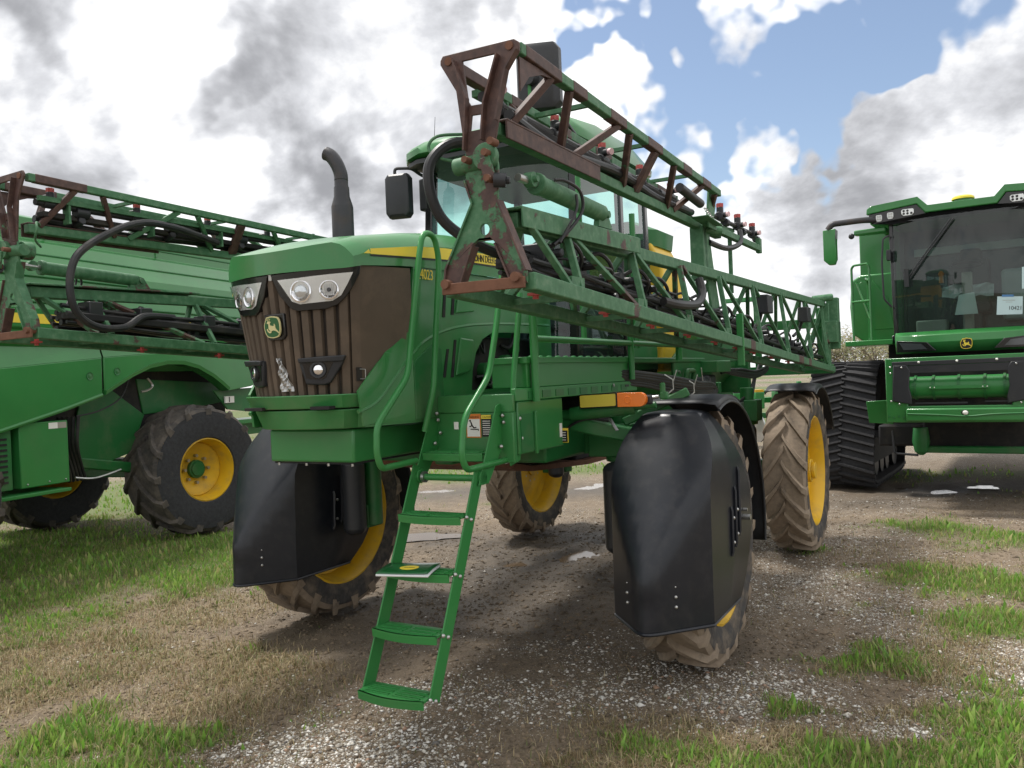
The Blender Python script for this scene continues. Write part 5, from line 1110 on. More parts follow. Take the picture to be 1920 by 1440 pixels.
    for k, y in enumerate((-2.28, -1.9, -1.35, -1.0, -.15, .55, 1.25, 2.1, 2.9, 3.7, 4.6)):
        MB().b2(min(sx * 1.60, sx * 1.73), max(sx * 1.60, sx * 1.73), y, y + .10, CB(y) + .15, CB(y) + .25).cyl(X(1.73, y + .05, CB(y) + .20), X(1.80, y + .05, CB(y) + .20), .022, n=10).build('valve', M['black_plastic'], bo, bevel=.008)
        MB().tube([X(1.70, y + .05, CB(y) + .22), X(1.78, y + .14, CB(y) + .27), X(1.80, y + .26, CB(y) + .20), X(1.72, y + .34, CB(y) + .12)], .011, 7, sm=5).build('valve_hose', M['hose_black'], bo)
    # wiring looms sagging along the truss
    for k in range(5):
        rn = random.Random(k + 40); y0 = -2.3 + .35 * k
        MB().tube([X(1.74 + rn.uniform(-.05, .08), y0 + .30 * q, CB(y0 + .3 * q) + .16 + .10 * abs(math.sin(1.3 * q + k)) * rn.uniform(.5, 1)) for q in range(13)], .008, 6, sm=3).build('wire_loom', M['hose_black'], bo)
    # cradle post and tip section
    cr_ = MB().prism([[(.30, 3.06), (.46, 3.06), (.55, 2.80), (.72, 2.42), (.62, 2.36), (.50, 2.36), (.36, 2.75)]], lambda y, z: X(1.72, y, z), (sx * .02, 0, 0)).b2(min(sx * 1.64, sx * 1.74), max(sx * 1.64, sx * 1.74), .30, .40, 2.66, 3.05).build('cradle', M['green_worn'], bo, bevel=.006)
    MB().beam(X(1.88, .72, 2.42), X(1.88, .72, 2.02), .05, .035, up=(0, 1, 0)).build('cradle_post', M['green_fresh'], cr_, bevel=.004)
    MB().prism([[(.24, 3.30), (.37, 3.30), (.40, 3.20), (.34, 3.10), (.42, 3.02), (.20, 3.02), (.18, 3.10)]], lambda y, z: X(1.80, y, z), (sx * .015, 0, 0)).cyl(X(1.66, .36, 3.05), X(1.82, .50, 3.03), .032, n=14).prism([[(.02, 3.075), (.40, 3.06), (.40, 3.05), (.02, 3.065)]], lambda y, z: X(1.74, y, z), (sx * .12, 0, 0)).build('tip_hinge', M['green_worn'], uo, bevel=.004)
    for i in range(9): MB().tube([X(1.83 + .004 * math.cos(q), .06 + .035 * i + .020 * math.cos(q), 3.125 - .008 * i + (.011 if i % 2 else .004) * math.sin(q)) for q in [2 * math.pi * k / 8 for k in range(9)]], .004, 5).build('chain_link', M['steel'], uo)
    MB().cyl(X(1.81, -.45, 3.185), X(1.83, -.05, 3.14), .030, n=14).build('breakaway_spring', M['hose_black'], uo)
    tp = MB().beam(X(1.76, .40, 3.06), X(1.78, 1.95, 3.07), .045, .05).beam(X(1.66, .5, 3.12), X(1.70, 1.35, 3.16), .03, .03).b2(min(sx * 1.76, sx * 1.80), max(sx * 1.76, sx * 1.80), 1.90, 1.98, 3.03, 3.16).beam(X(1.72, 1.15, 3.1), X(1.72, 1.15, 2.62), .03, .03, up=(0, 1, 0)).build('tip_boom', M['green_worn'], SP, bevel=.004)
    MB().tube([X(1.72, .55, 3.18), X(1.74, 1.9, 3.20)], .018, 8).build('spray_tube', M['hose_black'], tp)
    MB().tube([X(1.74, .45, 2.95), X(1.78, .80, 2.94), X(1.80, 1.15, 3.02), X(1.78, 1.25, 3.14)], .022, 8, sm=6).build('spray_hose', M['hose_black'], tp)
    for i, y in enumerate((.80, 1.35, 1.88)):
        nz = MB().cyl(X(1.74, y - .05, 3.19), X(1.74, y + .05, 3.19), .034, n=10).cyl(X(1.74, y, 3.17), X(1.74, y, 3.265), .027, n=10).cyl(X(1.74, y, 3.2), X(1.80, y - .02, 3.2), .022, n=10).cyl(X(1.74, y + .12, 3.17), X(1.74, y + .20, 3.17), .032, n=10).build('nozzle', M['black_plastic'], tp, bevel=.004)
        MB().prism([[(1.74 + (.028 if k % 2 == 0 else .018) * math.cos(k * math.pi / 6), y + (.028 if k % 2 == 0 else .018) * math.sin(k * math.pi / 6)) for k in range(12)]], lambda x, yy: X(x, yy, 3.265), (0, 0, .03)).build('nozzle_cap', M['nozzle_red'], nz)
        MB().cyl(X(1.80, y - .02, 3.2), X(1.815, y - .025, 3.2), .021, n=10).build('nozzle_turret', M['nozzle_pink'], nz)
    # root of the boom on the rear rack
    MB().beam(X(xo - .05, 5.45, CB(5.45)), X(xo - .05, 5.45, 2.78), .09, .09, up=(0, 1, 0)).beam(X(xi, 5.5, CB(5.5)), X(xt, 5.5, 2.76), .06, .06, up=(0, 1, 0)).cyl(X(xt - .10, 5.30, 2.83), X(xt + .12, 5.42, 2.85), .045).b2(min(sx * 1.82, sx * 1.96), max(sx * 1.82, sx * 1.96), 5.5, 5.66, 2.2, 2.85).b2(min(sx * 1.80, sx * 1.96), max(sx * 1.80, sx * 1.96), 5.35, 5.7, 2.28, 2.55).build('boom_root', M['green_worn'], SP, bevel=.008)
for sx in (1, -1): boom(sx)
rk = MB().beam((-1.85, 5.75, 2.55), (1.85, 5.75, 2.55), .10, .12).beam((-1.85, 5.75, 1.95), (1.85, 5.75, 1.95), .10, .12)
for x in (-1.7, -.9, -.3, .3, .9, 1.7): rk.beam((x, 5.75, 1.9), (x, 5.75, 2.75 if abs(x) > 1 else 2.9), .08, .08, up=(0, 1, 0))
rk.beam((.5, 5.6, 2.92), (1.3, 4.9, 2.86), .08, .06).build('boom_rack', M['green_chassis'], SP, bevel=.008)
# clear gas-spring strut and cabin step rail behind the boom
MB().tube([(1.03, -.30, 2.22), (1.03, -.30, 3.62)], .020, 10).tube([(1.03, .75, 2.2), (1.03, .75, 3.30)], .024, 10).tube([(.80, .3, 3.30), (1.03, -.28, 3.22)], .016, 8).build('boom_rest_post', M['green_fresh'], SP)

# ---- booklet left on the third rung
bkz = .965 + .012
bk = empty('operator_manual', SP.matrix_basis @ V((.70, -2.03, bkz)), -R(29.1) + R(14))
tag(bk, 'dark green booklet with yellow oval sticker lying on a ladder rung', 'booklet')
def leafy(dz, k, cur): return lambda u, v: V(((u - .5) * .30 * k, (v - .5) * .205 * k, dz + cur * (u ** 3) - .012 * (1 - v) ** 3))
mb = MB(); mb.grid(leafy(.002, 1.0, .0), 10, 6); mb.build('page_block', M['paper'], bk, solid=.010)
MB().grid(leafy(.012, 1.01, .006), 10, 6).build('cover', M['emblem_green'], bk, solid=.0015)
f3 = leafy(.0138, 1.01, .006)
MB().grid(lambda u, v: f3(.52 + .18 * (u) * math.cos(2 * math.pi * v), .48 + .20 * u * math.sin(2 * math.pi * v)), 3, 22).build('sticker', M['decal_yellow'], bk)
MB().grid(lambda u, v: f3(.42 + .20 * u, .47 + .03 * v) + V((0, 0, .0008)), 5, 1).build('sticker_print', M['emblem_green'], bk)
# ================================================================== COMBINE ON THE RIGHT (seen from the front, on rubber tracks)
CR = empty('tracked_combine', (6.82, 12.32, 0), -R(33.6))
tag(CR, 'new green combine harvester on black rubber tracks, facing the viewer', 'combine')
G = M['green_combine']
body = MB().loft([[V((x, y, z)) for x, z in ((-1.62, 2.36), (-1.76, 2.55), (-1.76, 3.40), (-1.66, 3.50), (-1.66, 4.22), (1.66, 4.22), (1.66, 3.50), (1.76, 3.40), (1.76, 2.55), (1.62, 2.36))] for y in (1.05, 6.4)]).build('body', G, CR, smooth=30, bevel=.03, seg=3)
for sx in (1, -1):
    fr2 = MB().loft([[V((sx * x, y, z)) for x, z in ((.98, 2.36), (1.60, 2.36), (1.78, 2.5), (1.80, 2.95), (1.76, 3.38), (1.62, 3.47), (.98, 3.47))] for y in (.72, .80, 1.06)]).build('front_shroud', G, CR, smooth=30, bevel=.03, seg=3)
    MB().prism([[(1.12, 2.55), (1.42, 2.55), (1.66, 3.32), (1.60, 3.36), (1.42, 3.36), (1.20, 3.05)]], lambda x, z: (sx * x, .72, z), (0, -.012, 0)).build('shroud_panel', G, fr2, bevel=.008)
    MB().b2(min(sx * 1.0, sx * 1.64), max(sx * 1.0, sx * 1.64), .86, 1.06, 3.46, 4.22).build('tank_front', G, CR, bevel=.02)
    MB().b2(min(sx * .98, sx * 1.66), max(sx * .98, sx * 1.66), -.42, .74, 2.27, 2.35).build('platform', G, CR, bevel=.01)
    rl = MB()
    for pts in ([(1.62, .05, 2.35), (1.62, .05, 3.52), (1.58, .02, 3.56), (1.36, -.1, 3.56), (1.33, -.1, 3.50), (1.33, -.1, 2.35)], [(1.62, .02, 2.98), (1.33, -.1, 2.98)], [(1.46, .5, 2.35), (1.46, .5, 3.32), (1.40, .0, 3.34), (1.34, -.1, 3.3)], [(1.56, .1, 3.30), (1.34, -.08, 2.70)]):
        rl.tube(fillet([(sx * x, y, z) for x, y, z in pts], .06), .019, 8)
    rl.build('hand_rail', G, CR, smooth=40)
    MB().tube(fillet([(sx * .96, -.50, 3.90), (sx * 1.04, -.56, 3.86), (sx * 1.06, -.60, 3.50), (sx * 1.05, -.60, 2.95), (sx * .95, -.55, 2.82)], .05), .014, 8).build('door_rail', M['black_plastic'], CR)
    MB().b2(min(sx * .94, sx * 1.0), max(sx * .94, sx * 1.0), -.58, -.50, 3.52, 3.68).build('rail_bracket', M['black_plastic'], CR, bevel=.01)
# cab shell
cb = MB()
for sx in (1, -1):
    cb.beam((sx * .92, -.42, 2.40), (sx * .95, -.36, 4.10), .06, .10, up=(0, 1, 0)); cb.beam((sx * .97, .85, 2.4), (sx * .97, .80, 4.1), .08, .10, up=(0, 1, 0)); cb.beam((sx * .95, -.40, 2.36), (sx * .97, .85, 2.36), .08, .08)
cb.b2(-.97, .97, .86, .94, 2.3, 4.12); cb.b2(-.95, .95, -.38, .88, 2.26, 2.32)
ccab = cb.build('cab', M['bezel_black'], CR, bevel=.01)
MB().grid(lambda u, v: V(((2 * u - 1) * .915, -.44 - .16 * (1 - (2 * u - 1) ** 2) - .05 * math.sin(math.pi * v), 2.41 + 1.68 * v)), 16, 8).build('windscreen', M['combine_glass'], ccab)
for sx in (1, -1): MB().add([(sx * .965, -.36, 2.42), (sx * .985, .80, 2.42), (sx * .985, .78, 4.08), (sx * .965, -.30, 4.08)], [(0, 1, 2, 3)]).build('side_glass', M['combine_glass'], ccab, smooth=0)
# roof: green brow with raised ends over a black lamp panel
top = [(-1.26, 4.33), (-1.20, 4.37), (-.55, 4.405), (-.42, 4.262), (.42, 4.262), (.55, 4.405), (1.20, 4.37), (1.26, 4.33)]; lowr = [(1.27, 4.25), (.56, 4.302), (.45, 4.158), (-.45, 4.158), (-.56, 4.302), (-1.27, 4.25)]
br = MB().prism([top + lowr], lambda x, z: (x, -.62 + .10 * (x / 1.26) ** 2, z), (0, .12, 0)).build('roof_brow', G, CR, bevel=.012, seg=3)
MB().prism([[(-1.24, 4.245), (-.57, 4.297), (-.46, 4.152), (.46, 4.152), (.57, 4.297), (1.24, 4.245), (1.20, 4.10), (.90, 4.06), (-.90, 4.06), (-1.20, 4.10)]], lambda x, z: (x, -.585 + .10 * (x / 1.26) ** 2, z), (0, .08, 0)).build('lamp_panel', M['bezel_black'], br)
MB().prism([[(-1.24, 4.10), (-1.24, 4.33), (-1.18, 4.36), (-.55, 4.39), (-.42, 4.27), (.42, 4.27), (.55, 4.39), (1.18, 4.36), (1.24, 4.33), (1.24, 4.10)]], lambda x, z: (x, -.42, z), (0, 1.5, 0)).build('roof', G, CR, bevel=.03)
for x in (-.29, 0, .29): MB().b2(x - .04, x + .04, -.28, -.12, 4.268, 4.285).build('roof_cleat', G, br, bevel=.006)
for sx in (1, -1):
    for x, z, w_, n_ in ((1.09, 4.175, .085, 4), (.93, 4.190, .085, 4), (.69, 4.205, .17, 5)):
        lm = MB().prism([[(sx * x - w_ / 2, z - .02), (sx * x - w_ * .35, z - .05), (sx * x + w_ * .35, z - .05), (sx * x + w_ / 2, z - .02), (sx * x + w_ / 2, z + .03), (sx * x + w_ * .4, z + .045), (sx * x - w_ * .4, z + .045), (sx * x - w_ / 2, z + .03)]], lambda a, b_: (a, -.60 + .10 * (x / 1.26) ** 2, b_), (0, .03, 0)).build('work_light', M['headlamp_pan'], br, bevel=.004)
        for k in range(n_):
            cx = sx * x + w_ * (-.30 + .6 * (k % 3) / 2 if n_ == 5 else (-.2 + .4 * (k % 2))); cz = z + (.018 if k < (2 if n_ == 4 else 2) else -.022); MB().lathe([(0, .017), (.004, .015), (.001, .010), (.001, .0001)], (cx, -.602 + .10 * (x / 1.26) ** 2, cz), (0, -1, 0), 12).build('led', M['decal_black'] if n_ == 5 else M['steel'], lm)
    # mirrors on folding arms
    MB().tube(fillet([(sx * 1.16, -.5, 4.16), (sx * 1.30, -.62, 4.16), (sx * 1.72, -.74, 4.14), (sx * 1.78, -.75, 4.06)], .08), .046, 10).build('mirror_arm', M['stack_metal'], CR, smooth=40)
    mr_ = MB().loft([[V((sx * (1.66 + x), -.75 + y, z)) for x, y in ((0, -.06), (.20, .0), (.20, .05), (.10, .10), (0, .06))] for z in (4.06, 3.60)] + [[V((sx * (1.66 + x), -.75 + y, 3.52)) for x, y in ((.03, -.04), (.12, .0), (.12, .05), (.07, .08), (.03, .05))]]).build('wing_mirror', G, CR, bevel=.012)
    MB().add([(sx * 1.655, -.815, 4.04), (sx * 1.655, -.68, 4.04), (sx * 1.685, -.70, 3.54), (sx * 1.685, -.795, 3.54)], [(0, 1, 2, 3)]).build('mirror_back', M['black_plastic'], mr_, solid=.006)
    MB().loft([[V((sx * x, y, z)) for x, y, z in ((1.02, -.40, z0), (1.46, -.50, z0 - .02), (1.46, -.36, z0 - .02), (1.02, -.15, z0))] for z0 in (3.98, 4.06)]).build('roof_gutter', G, CR, bevel=.02)
    MB().ball((sx * 1.50, -.46, 3.96), .045, 10, 8).build('camera_pod', M['black_plastic'], CR)
gp = MB().lathe([(0, .155), (.03, .15), (.05, .12), (.055, .0001)], (-.02, .10, 4.39), (0, 0, 1), 28).build('position_dome', M['decal_yellow'], CR); MB().cyl((-.02, .10, 4.27), (-.02, .10, 4.39), .12).build('dome_base', G, gp)
# inside the cab
MB().b2(-.25, .25, .30, .75, 2.7, 2.86).b2(-.25, .25, .66, .80, 2.8, 3.55).b2(-.14, .14, .70, .8, 3.5, 3.72).b2(-.15, .15, .35, .7, 2.32, 2.7).build('operator_seat', M['seat_grey'], ccab, bevel=.04, seg=3)
MB().b2(.42, .72, .30, .75, 2.55, 3.32).build('buddy_seat', M['film'], ccab, bevel=.06, seg=3)
MB().b2(-.07, .07, -.02, .10, 2.32, 3.30).b2(-.10, .10, -.08, .14, 2.32, 2.42).build('steering_column', M['beige_plastic'], ccab, bevel=.02)
MB().tube([V((.20 * math.cos(q), .02 + .10 * math.sin(q), 3.40 + .05 * math.sin(q))) for q in [2 * math.pi * k / 24 for k in range(25)]], .016, 8).build('steering_wheel', M['black_plastic'], ccab)
MB().b2(-.72, -.30, .10, .5, 2.32, 2.62).build('console', M['beige_plastic'], ccab, bevel=.02); MB().b2(-.8, .8, .78, .85, 3.68, 3.80).build('sun_shade', M['film'], ccab)
MB().prism([[(-.16, 2.66), (-.10, 2.95), (.10, 2.98), (.14, 2.66)]], lambda x, z: (x, -.16, z), (0, .02, 0)).build('dust_sheet', M['paper'], ccab)
rn = random.Random(8); MB().grid(lambda u, v: V((-.34 + .68 * u, -.02 + .1 * rn.random(), 2.90 + .18 * v + .05 * rn.random())), 8, 3).build('plastic_film', M['film'], ccab, smooth=0)
MB().lathe([(0, .035), (.10, .030), (.14, .045), (.18, .02), (.19, .0001)], (-.36, .2, 3.18), (0, 0, 1), 12).build('warning_beacon', M['decal_orange'], ccab)
for q in (0, .035): MB().tube([(-.72 + q, -.60, 3.22), (-.42 + q, -.66, 3.62), (-.12 + q, -.66, 4.02)], .012, 6).build('wiper', M['black_plastic'], CR)
MB().b2(-.76, -.70, -.63, -.60, 3.10, 3.36).build('wiper_blade', M['black_plastic'], CR)
# papers taped to the glass
sg = MB().prism([[(-.155, -.13), (.155, -.12), (.150, .125), (-.155, .125)]], lambda u, v: (u, 0, v), (0, -.003, 0)).build('paper_sign', M['paper_cyan'], None)
sg.matrix_basis = CR.matrix_basis @ Matrix.Translation((.56, -.605, 2.72)) @ Matrix.Rotation(R(8.5), 4, 'Z') @ Matrix.Rotation(R(4), 4, 'Y')
tag(sg, 'pale paper sign reading 10421 taped low on the combine windscreen', 'sign')
text('10421', 'sign_number', M['decal_black'], sg, .075, frame((-.02, -.004, -.06), (1, 0, 0), (0, 0, 1)), .0005, .95)
MB().b2(-.09, .06, -.0042, -.0034, .070, .076).b2(-.05, .03, -.0042, -.0034, .045, .049).build('sign_print', M['beige_plastic'], sg); MB().b2(-.10, .04, -.0055, -.003, .120, .150).build('tape', M['tape_blue'], sg)
s2 = MB().prism([[(-.13, -.15), (.13, -.15), (.13, .15), (-.12, .15)]], lambda u, v: (u, 0, v), (0, -.003, 0)).build('paper_sheet', M['paper_cyan'], None); s2.matrix_basis = CR.matrix_basis @ Matrix.Translation((.83, -.53, 3.09)) @ Matrix.Rotation(R(20), 4, 'Z')
tag(s2, 'blank pale paper at the right picture edge, above the numbered sign', 'paper')
# nose below the windscreen
ns = MB().loft([[V((x, y, z)) for x in (-.92, -.6, 0, .6, .92) for y in (-.50 - yo - .12 * (1 - (x / .92) ** 2),)] for z, yo in ((2.42, 0), (2.36, .05), (2.27, .06), (2.12, .0))], closed=False).build('nose_panel', G, CR, smooth=25, solid=.03)
for sx in (1, -1):
    MB().prism([[(sx * .90, 2.31), (sx * .48, 2.27), (sx * .36, 2.14), (sx * .90, 2.14)]], lambda x, z: (x, -.73 + .12 * (x / .92) ** 2, z), (0, .06, 0)).build('headlight', M['bezel_black'], CR, bevel=.008)
    MB().prism([[(sx * .86, 2.28), (sx * .56, 2.25), (sx * .48, 2.17), (sx * .80, 2.17)]], lambda x, z: (x, -.738 + .12 * (x / .92) ** 2, z), (0, .006, 0)).build('headlight_lens', M['lens_dark'], CR)
badge(CR, (.02, -.70, 2.225), (1, 0, 0), (0, 0, 1), .16, (M['decal_yellow'], M['decal_black']), .012)
# feeder house
fh = MB().loft([[V((x * k, y, z)) for x, z in ((-.84, z0), (.84, z0), (.84, z1), (-.84, z1))] for y, k, z0, z1 in ((-1.40, 1, 1.20, 2.02), (-.9, .95, 1.25, 2.02), (.2, .9, 1.4, 2.02))]).build('feeder_house', M['black_rough'], CR)
ff = MB().prism([[(-.87, 1.18), (.87, 1.18), (.87, 2.05), (-.87, 2.05)], [(-.60, 1.40), (-.60, 1.93), (.60, 1.93), (.60, 1.40)]], lambda x, z: (x, -1.82, z), (0, .10, 0)).build('feeder_frame', G, fh, bevel=.012)
MB().b2(-.78, .78, -1.845, -1.822, 1.945, 2.0).b2(-.60, .60, -1.84, -1.80, 1.84, 1.94).build('feeder_seal', M['black_plastic'], fh, bevel=.004)
for sx in (1, -1):
    MB().prism([[(sx * .79, 1.47), (sx * .55, 1.42), (sx * .55, 1.52), (sx * .58, 1.66), (sx * .56, 1.88), (sx * .60, 1.95), (sx * .77, 1.95)]], lambda x, z: (x, -1.85, z), (0, .04, 0)).build('side_seal', M['black_plastic'], fh, bevel=.012)
    for x, z in ((.80, 1.93), (.80, 1.85), (.80, 1.47), (.70, 1.43), (.66, 1.92)): MB().ball((sx * x, -1.86, z), .014, 8, 6).build('bolt', M['steel'], fh)
    for k in range(4): MB().cyl((sx * (.66 + .06 * k), -1.822, 1.25 + .015 * (k % 2)), (sx * (.66 + .06 * k), -1.828, 1.25 + .015 * (k % 2)), .016, n=12).build('bolt_hole', M['green_chassis'], fh)
    MB().prism([[(sx * .88, 1.12), (sx * .88, 1.47), (sx * 1.22, 1.45), (sx * 1.20, 1.14)]], lambda x, z: (x, -1.30 - .2 * (z - 1.3), z), (0, .03, 0)).build('crop_flap', G, fh, bevel=.006)
for x in (-.45, 0, .45): MB().ball((x, -1.85, 1.985), .016, 8, 6).build('bolt', M['decal_white'], fh)
dr = MB().cyl((-.60, -1.62, 1.64), (.60, -1.62, 1.64), .150, n=28).build('feed_drum', M['green_fresh'], fh)
for x in (-.52, -.30, 0, .30, .52): MB().lathe([(-.015, .145), (-.015, .165), (.015, .165), (.015, .145)], (x, -1.62, 1.64), (1, 0, 0), 28).build('drum_ring', M['green_chassis'], dr)
MB().b2(-.35, .35, -1.80, -1.775, 1.62, 1.665).build('drum_slat', M['green_fresh'], dr, bevel=.003)
for x in (-.33, -.28, .28, .33): MB().ball((x, -1.803, 1.642), .009, 6, 5).build('bolt', M['decal_white'], dr)
MB().b2(-.52, .10, -1.79, -1.74, 1.425, 1.445).b2(.30, .6, -1.79, -1.74, 1.44, 1.455).build('floor_plate', M['black_plastic'], fh)
MB().b2(-.62, .80, -1.90, -1.822, 1.20, 1.37).build('lower_beam', G, fh, bevel=.02)
MB().tube([(-.60, -1.905, 1.30), (-.2, -1.91, 1.285), (.1, -1.91, 1.265), (.4, -1.91, 1.29), (.8, -1.905, 1.30)], .010, 6, sm=5).build('beam_cable', M['green_chassis'], fh)
MB().ball((.08, -1.90, 1.31), (.035, .02, .03), 10, 6).build('beam_boss', M['decal_white'], fh); MB().ball((.075, -1.895, 1.31), (.05, .012, .04), 12, 6).build('beam_hole', M['decal_black'], fh)
# running gear
MB().b2(-1.3, 1.3, .7, 1.2, .75, 1.15).b2(-1.25, -.5, -.3, .1, .72, 1.04).b2(-.6, 1.3, -.5, .72, .72, 1.28).build('axle_beam', M['black_rough'], CR, bevel=.03)
MB().b2(-.60, 1.3, -.64, -.52, .655, .755).build('front_cross_member', M['green_chassis'], CR, bevel=.02)
MB().lathe([(0, .10), (.20, .12), (.35, .09), (.40, .03)], (-.62, -.6, 1.02), (0, 0, -1), 16).build('gear_leg', M['green_chassis'], CR)
MB().tube(fillet([(-1.0, -.6, .98), (-.98, -.62, .64), (-.66, -.62, .62)], .04), .018, 8).build('lift_strut', M['black_plastic'], CR)
MB().b2(-1.3, 1.3, 1.2, 5.5, 1.2, 2.4).build('underbody', M['black_rough'], CR)
# rubber tracks: belt loop with chevron lugs
def track(sx):
    loop = []; pts = [(0.42, .06), (2.7, .06), (3.05, .22), (3.02, .62), (1.8, 1.74), (1.35, 1.97), (.85, 1.96), (.46, 1.68), (.04, .62), (-.01, .30), (.13, .10)]
    cl = spline([V((0, y, z)) for y, z in pts + [pts[0]]], 8)[:-1]
    n = len(cl); cen = V((0, 1.4, .8)); secs = []
    for i in range(n):
        d = (cl[(i + 1) % n] - cl[i - 1]).normalized(); nrm = V((0, d.z, -d.y))
        if nrm.dot(cl[i] - cen) < 0: nrm = -nrm
        secs.append((cl[i], d, nrm))
    x0, x1 = (-2.42, -1.38) if sx < 0 else (1.38, 2.42); mb = MB()
    ring = [[c + V((x0, 0, 0)), c + V((x1, 0, 0)), c + V((x1, 0, 0)) - nn * .05, c + V((x0, 0, 0)) - nn * .05] for c, d, nn in secs]; ring.append(ring[0])
    mb.loft(ring, caps=False); tr = mb.build('track', M['track_rubber'], CR, smooth=35)
    L = [0.0]
    for i in range(n): L.append(L[-1] + (cl[(i + 1) % n] - cl[i]).length)
    tot = L[-1]; K = 58; proto = None; xm = (x0 + x1) / 2; hw = (x1 - x0) / 2
    for half in (-1, 1):
        for k in range(K):
            s_ = (k + (.5 if half > 0 else 0)) * tot / K; i = max(j for j in range(n) if L[j] <= s_); f_ = (s_ - L[i]) / (L[i + 1] - L[i]); c = secs[i][0].lerp(secs[(i + 1) % n][0], f_); d = secs[i][1].lerp(secs[(i + 1) % n][1], f_).normalized(); nn = secs[i][2].lerp(secs[(i + 1) % n][2], f_).normalized()
            if half == -1 and k == 0 or proto is None or (half == 1 and k == 0):
                mbl = MB(); mbl.loft([[V((half * hw * q, -half * 0 + sl - w_, -.004)), V((half * hw * q, sl - w_ * .6, h_)), V((half * hw * q, sl + w_ * .6, h_)), V((half * hw * q, sl + w_, -.004))] for q, sl, w_, h_ in ((-.04, .0, .026, .045), (.3, .045, .028, .048), (.7, .10, .030, .048), (1.0, .14, .032, .044))])
                proto = mbl.build('lug', M['track_rubber'], tr, smooth=30); ob = proto
            else: ob = inst(proto, tr)
            mt = Matrix((V((1, 0, 0)), d, nn)).transposed().to_4x4(); mt.translation = c + V((xm, 0, 0)); ob.matrix_local = mt
    for y, z, r_ in ((.42, .40, .30), (2.66, .40, .30), (1.12, 1.55, .38)): MB().cyl((x0 + .12, y, z), (x1 - .12, y, z), r_, n=28).build('track_wheel', M['black_plastic'], tr)
    for y in (1.05, 1.55, 2.05): MB().cyl((x0 + .15, y, .27), (x1 - .15, y, .27), .17, n=20).build('track_roller', M['black_plastic'], tr)
    MB().b2(x0 + .1, x1 - .1, .5, 2.6, .35, .75).build('track_frame', M['black_rough'], tr)
track(-1); track(1)

# ================================================================== COMBINE ON THE LEFT (seen from the side, behind the boom)
CL = empty('wheeled_combine', (-4.67, 11.47, 0), -R(21))
tag(CL, 'green combine harvester with yellow-rimmed muddy tyre, parked behind the left boom', 'combine')
prof = [(-.42, 2.30), (.02, 2.62), (-.06, 2.74), (-.06, 2.78), (.00, 2.80), (.02, 3.02), (-.05, 3.30), (-.14, 3.33), (-.16, 3.52), (-.34, 3.86), (-.42, 3.90), (-.42, 4.16), (-.60, 4.22), (-2.4, 4.22), (-2.8, 3.3), (-3.0, 2.7), (-2.9, 2.2)]
MB().loft([[V((x, y, z)) for x, z in prof] for y in (-7.0, 2.15)] + [[V((x * .96 - .06, 2.5, 2.35 + (z - 2.35) * .92)) for x, z in prof]]).build('body', G, CL, smooth=18, bevel=.012)
MB().loft([[V((lerp([(2.80, .004), (3.02, .024)], z), y, z)) for z in (2.845 + .03 * min(1, max(0, (y + 2.5) / 4)), 2.955 + .03 * min(1, max(0, (y + 2.5) / 4)))] for y in (-7, -3, -1.5, 0, 1.2, 1.55)], closed=False).build('yellow_stripe', M['decal_yellow'], CL, smooth=0)
for z, x in ((3.10, .016), (3.42, -.128), (3.70, -.252), (4.02, -.417)): MB().tube([V((x, -7, z)), V((x, 2.1, z))], .012, 6).build('body_seam', M['green_chassis'], CL)
for y in (-4.6, -2.1, .35): MB().beam((.018, y, 2.84), (-.03, y, 3.29), .012, .012, up=(0, 1, 0)).build('panel_gap', M['decal_black'], CL)
for y in (-5.2, -3.4, -1.6, .2): MB().beam((-.44, y, 3.92), (-.44, y, 4.15), .06, .03, up=(0, 1, 0)).build('tank_rib', G, CL)
lp = [(-1.235, 2.0), (-1.8, 1.845), (-2.6, 1.653), (-3.6, 1.52), (-7, 1.45), (-7, 2.05), (-3.2, 2.28), (-2.57, 2.34), (-1.225, 2.465)]
pl = MB().prism([lp], lambda y, z: (.02, y, z), (-.03, 0, 0)).build('side_shield', G, CL, bevel=.012, seg=3)
MB().add([(.018, -7, 2.05), (.018, -3.2, 2.28), (.018, -2.57, 2.34), (.018, -1.225, 2.465), (-.05, -1.225, 2.66), (-.05, -7, 2.66)], [(0, 1, 2, 3, 4, 5)]).build('shield_facet', G, pl, smooth=0)
arch = [(-1.20, 2.0), (-1.0, 2.10), (-.75, 2.22), (-.45, 2.33), (-.15, 2.38), (.15, 2.38), (.45, 2.32), (.75, 2.19), (.95, 2.07), (1.08, 1.985)]
rp = [(-1.20, 2.0)] + arch[1:] + [(1.60, 2.04), (2.05, 2.16), (2.2, 2.40), (2.2, 2.66), (.80, 2.615), (-1.20, 2.47)]
p2 = MB().prism([rp], lambda y, z: (.02, y, z), (-.03, 0, 0)).build('side_shield', G, CL, bevel=.012, seg=3)
MB().add([(.018, -1.20, 2.47), (.018, .80, 2.615), (.018, 2.2, 2.665), (-.05, 2.2, 2.72), (-.05, -1.20, 2.66)], [(0, 1, 2, 3, 4)]).build('shield_facet', G, p2, smooth=0)
MB().loft([[V((.035, y, z)), V((.05, y, z + .05)), V((-.02, y, z + .055)), V((-.14, y, z))] for y, z in arch]).build('arch_flange', G, p2, smooth=40)
MB().tube([V((.0, y, z)) for y, z in [(-1.235, 2.0), (-1.8, 1.845), (-2.6, 1.653), (-3.6, 1.52), (-7, 1.45)]], .03, 8).build('shield_hem', G, pl)
for y, z in ((-1.42, 2.235), (-1.0, 2.29)): MB().lathe([(0, .05), (.008, .048), (.002, .034), (.004, .022), (.008, .0001)], (.022, y, z), (1, 0, 0), 18).build('shield_latch', M['green_chassis'], pl)
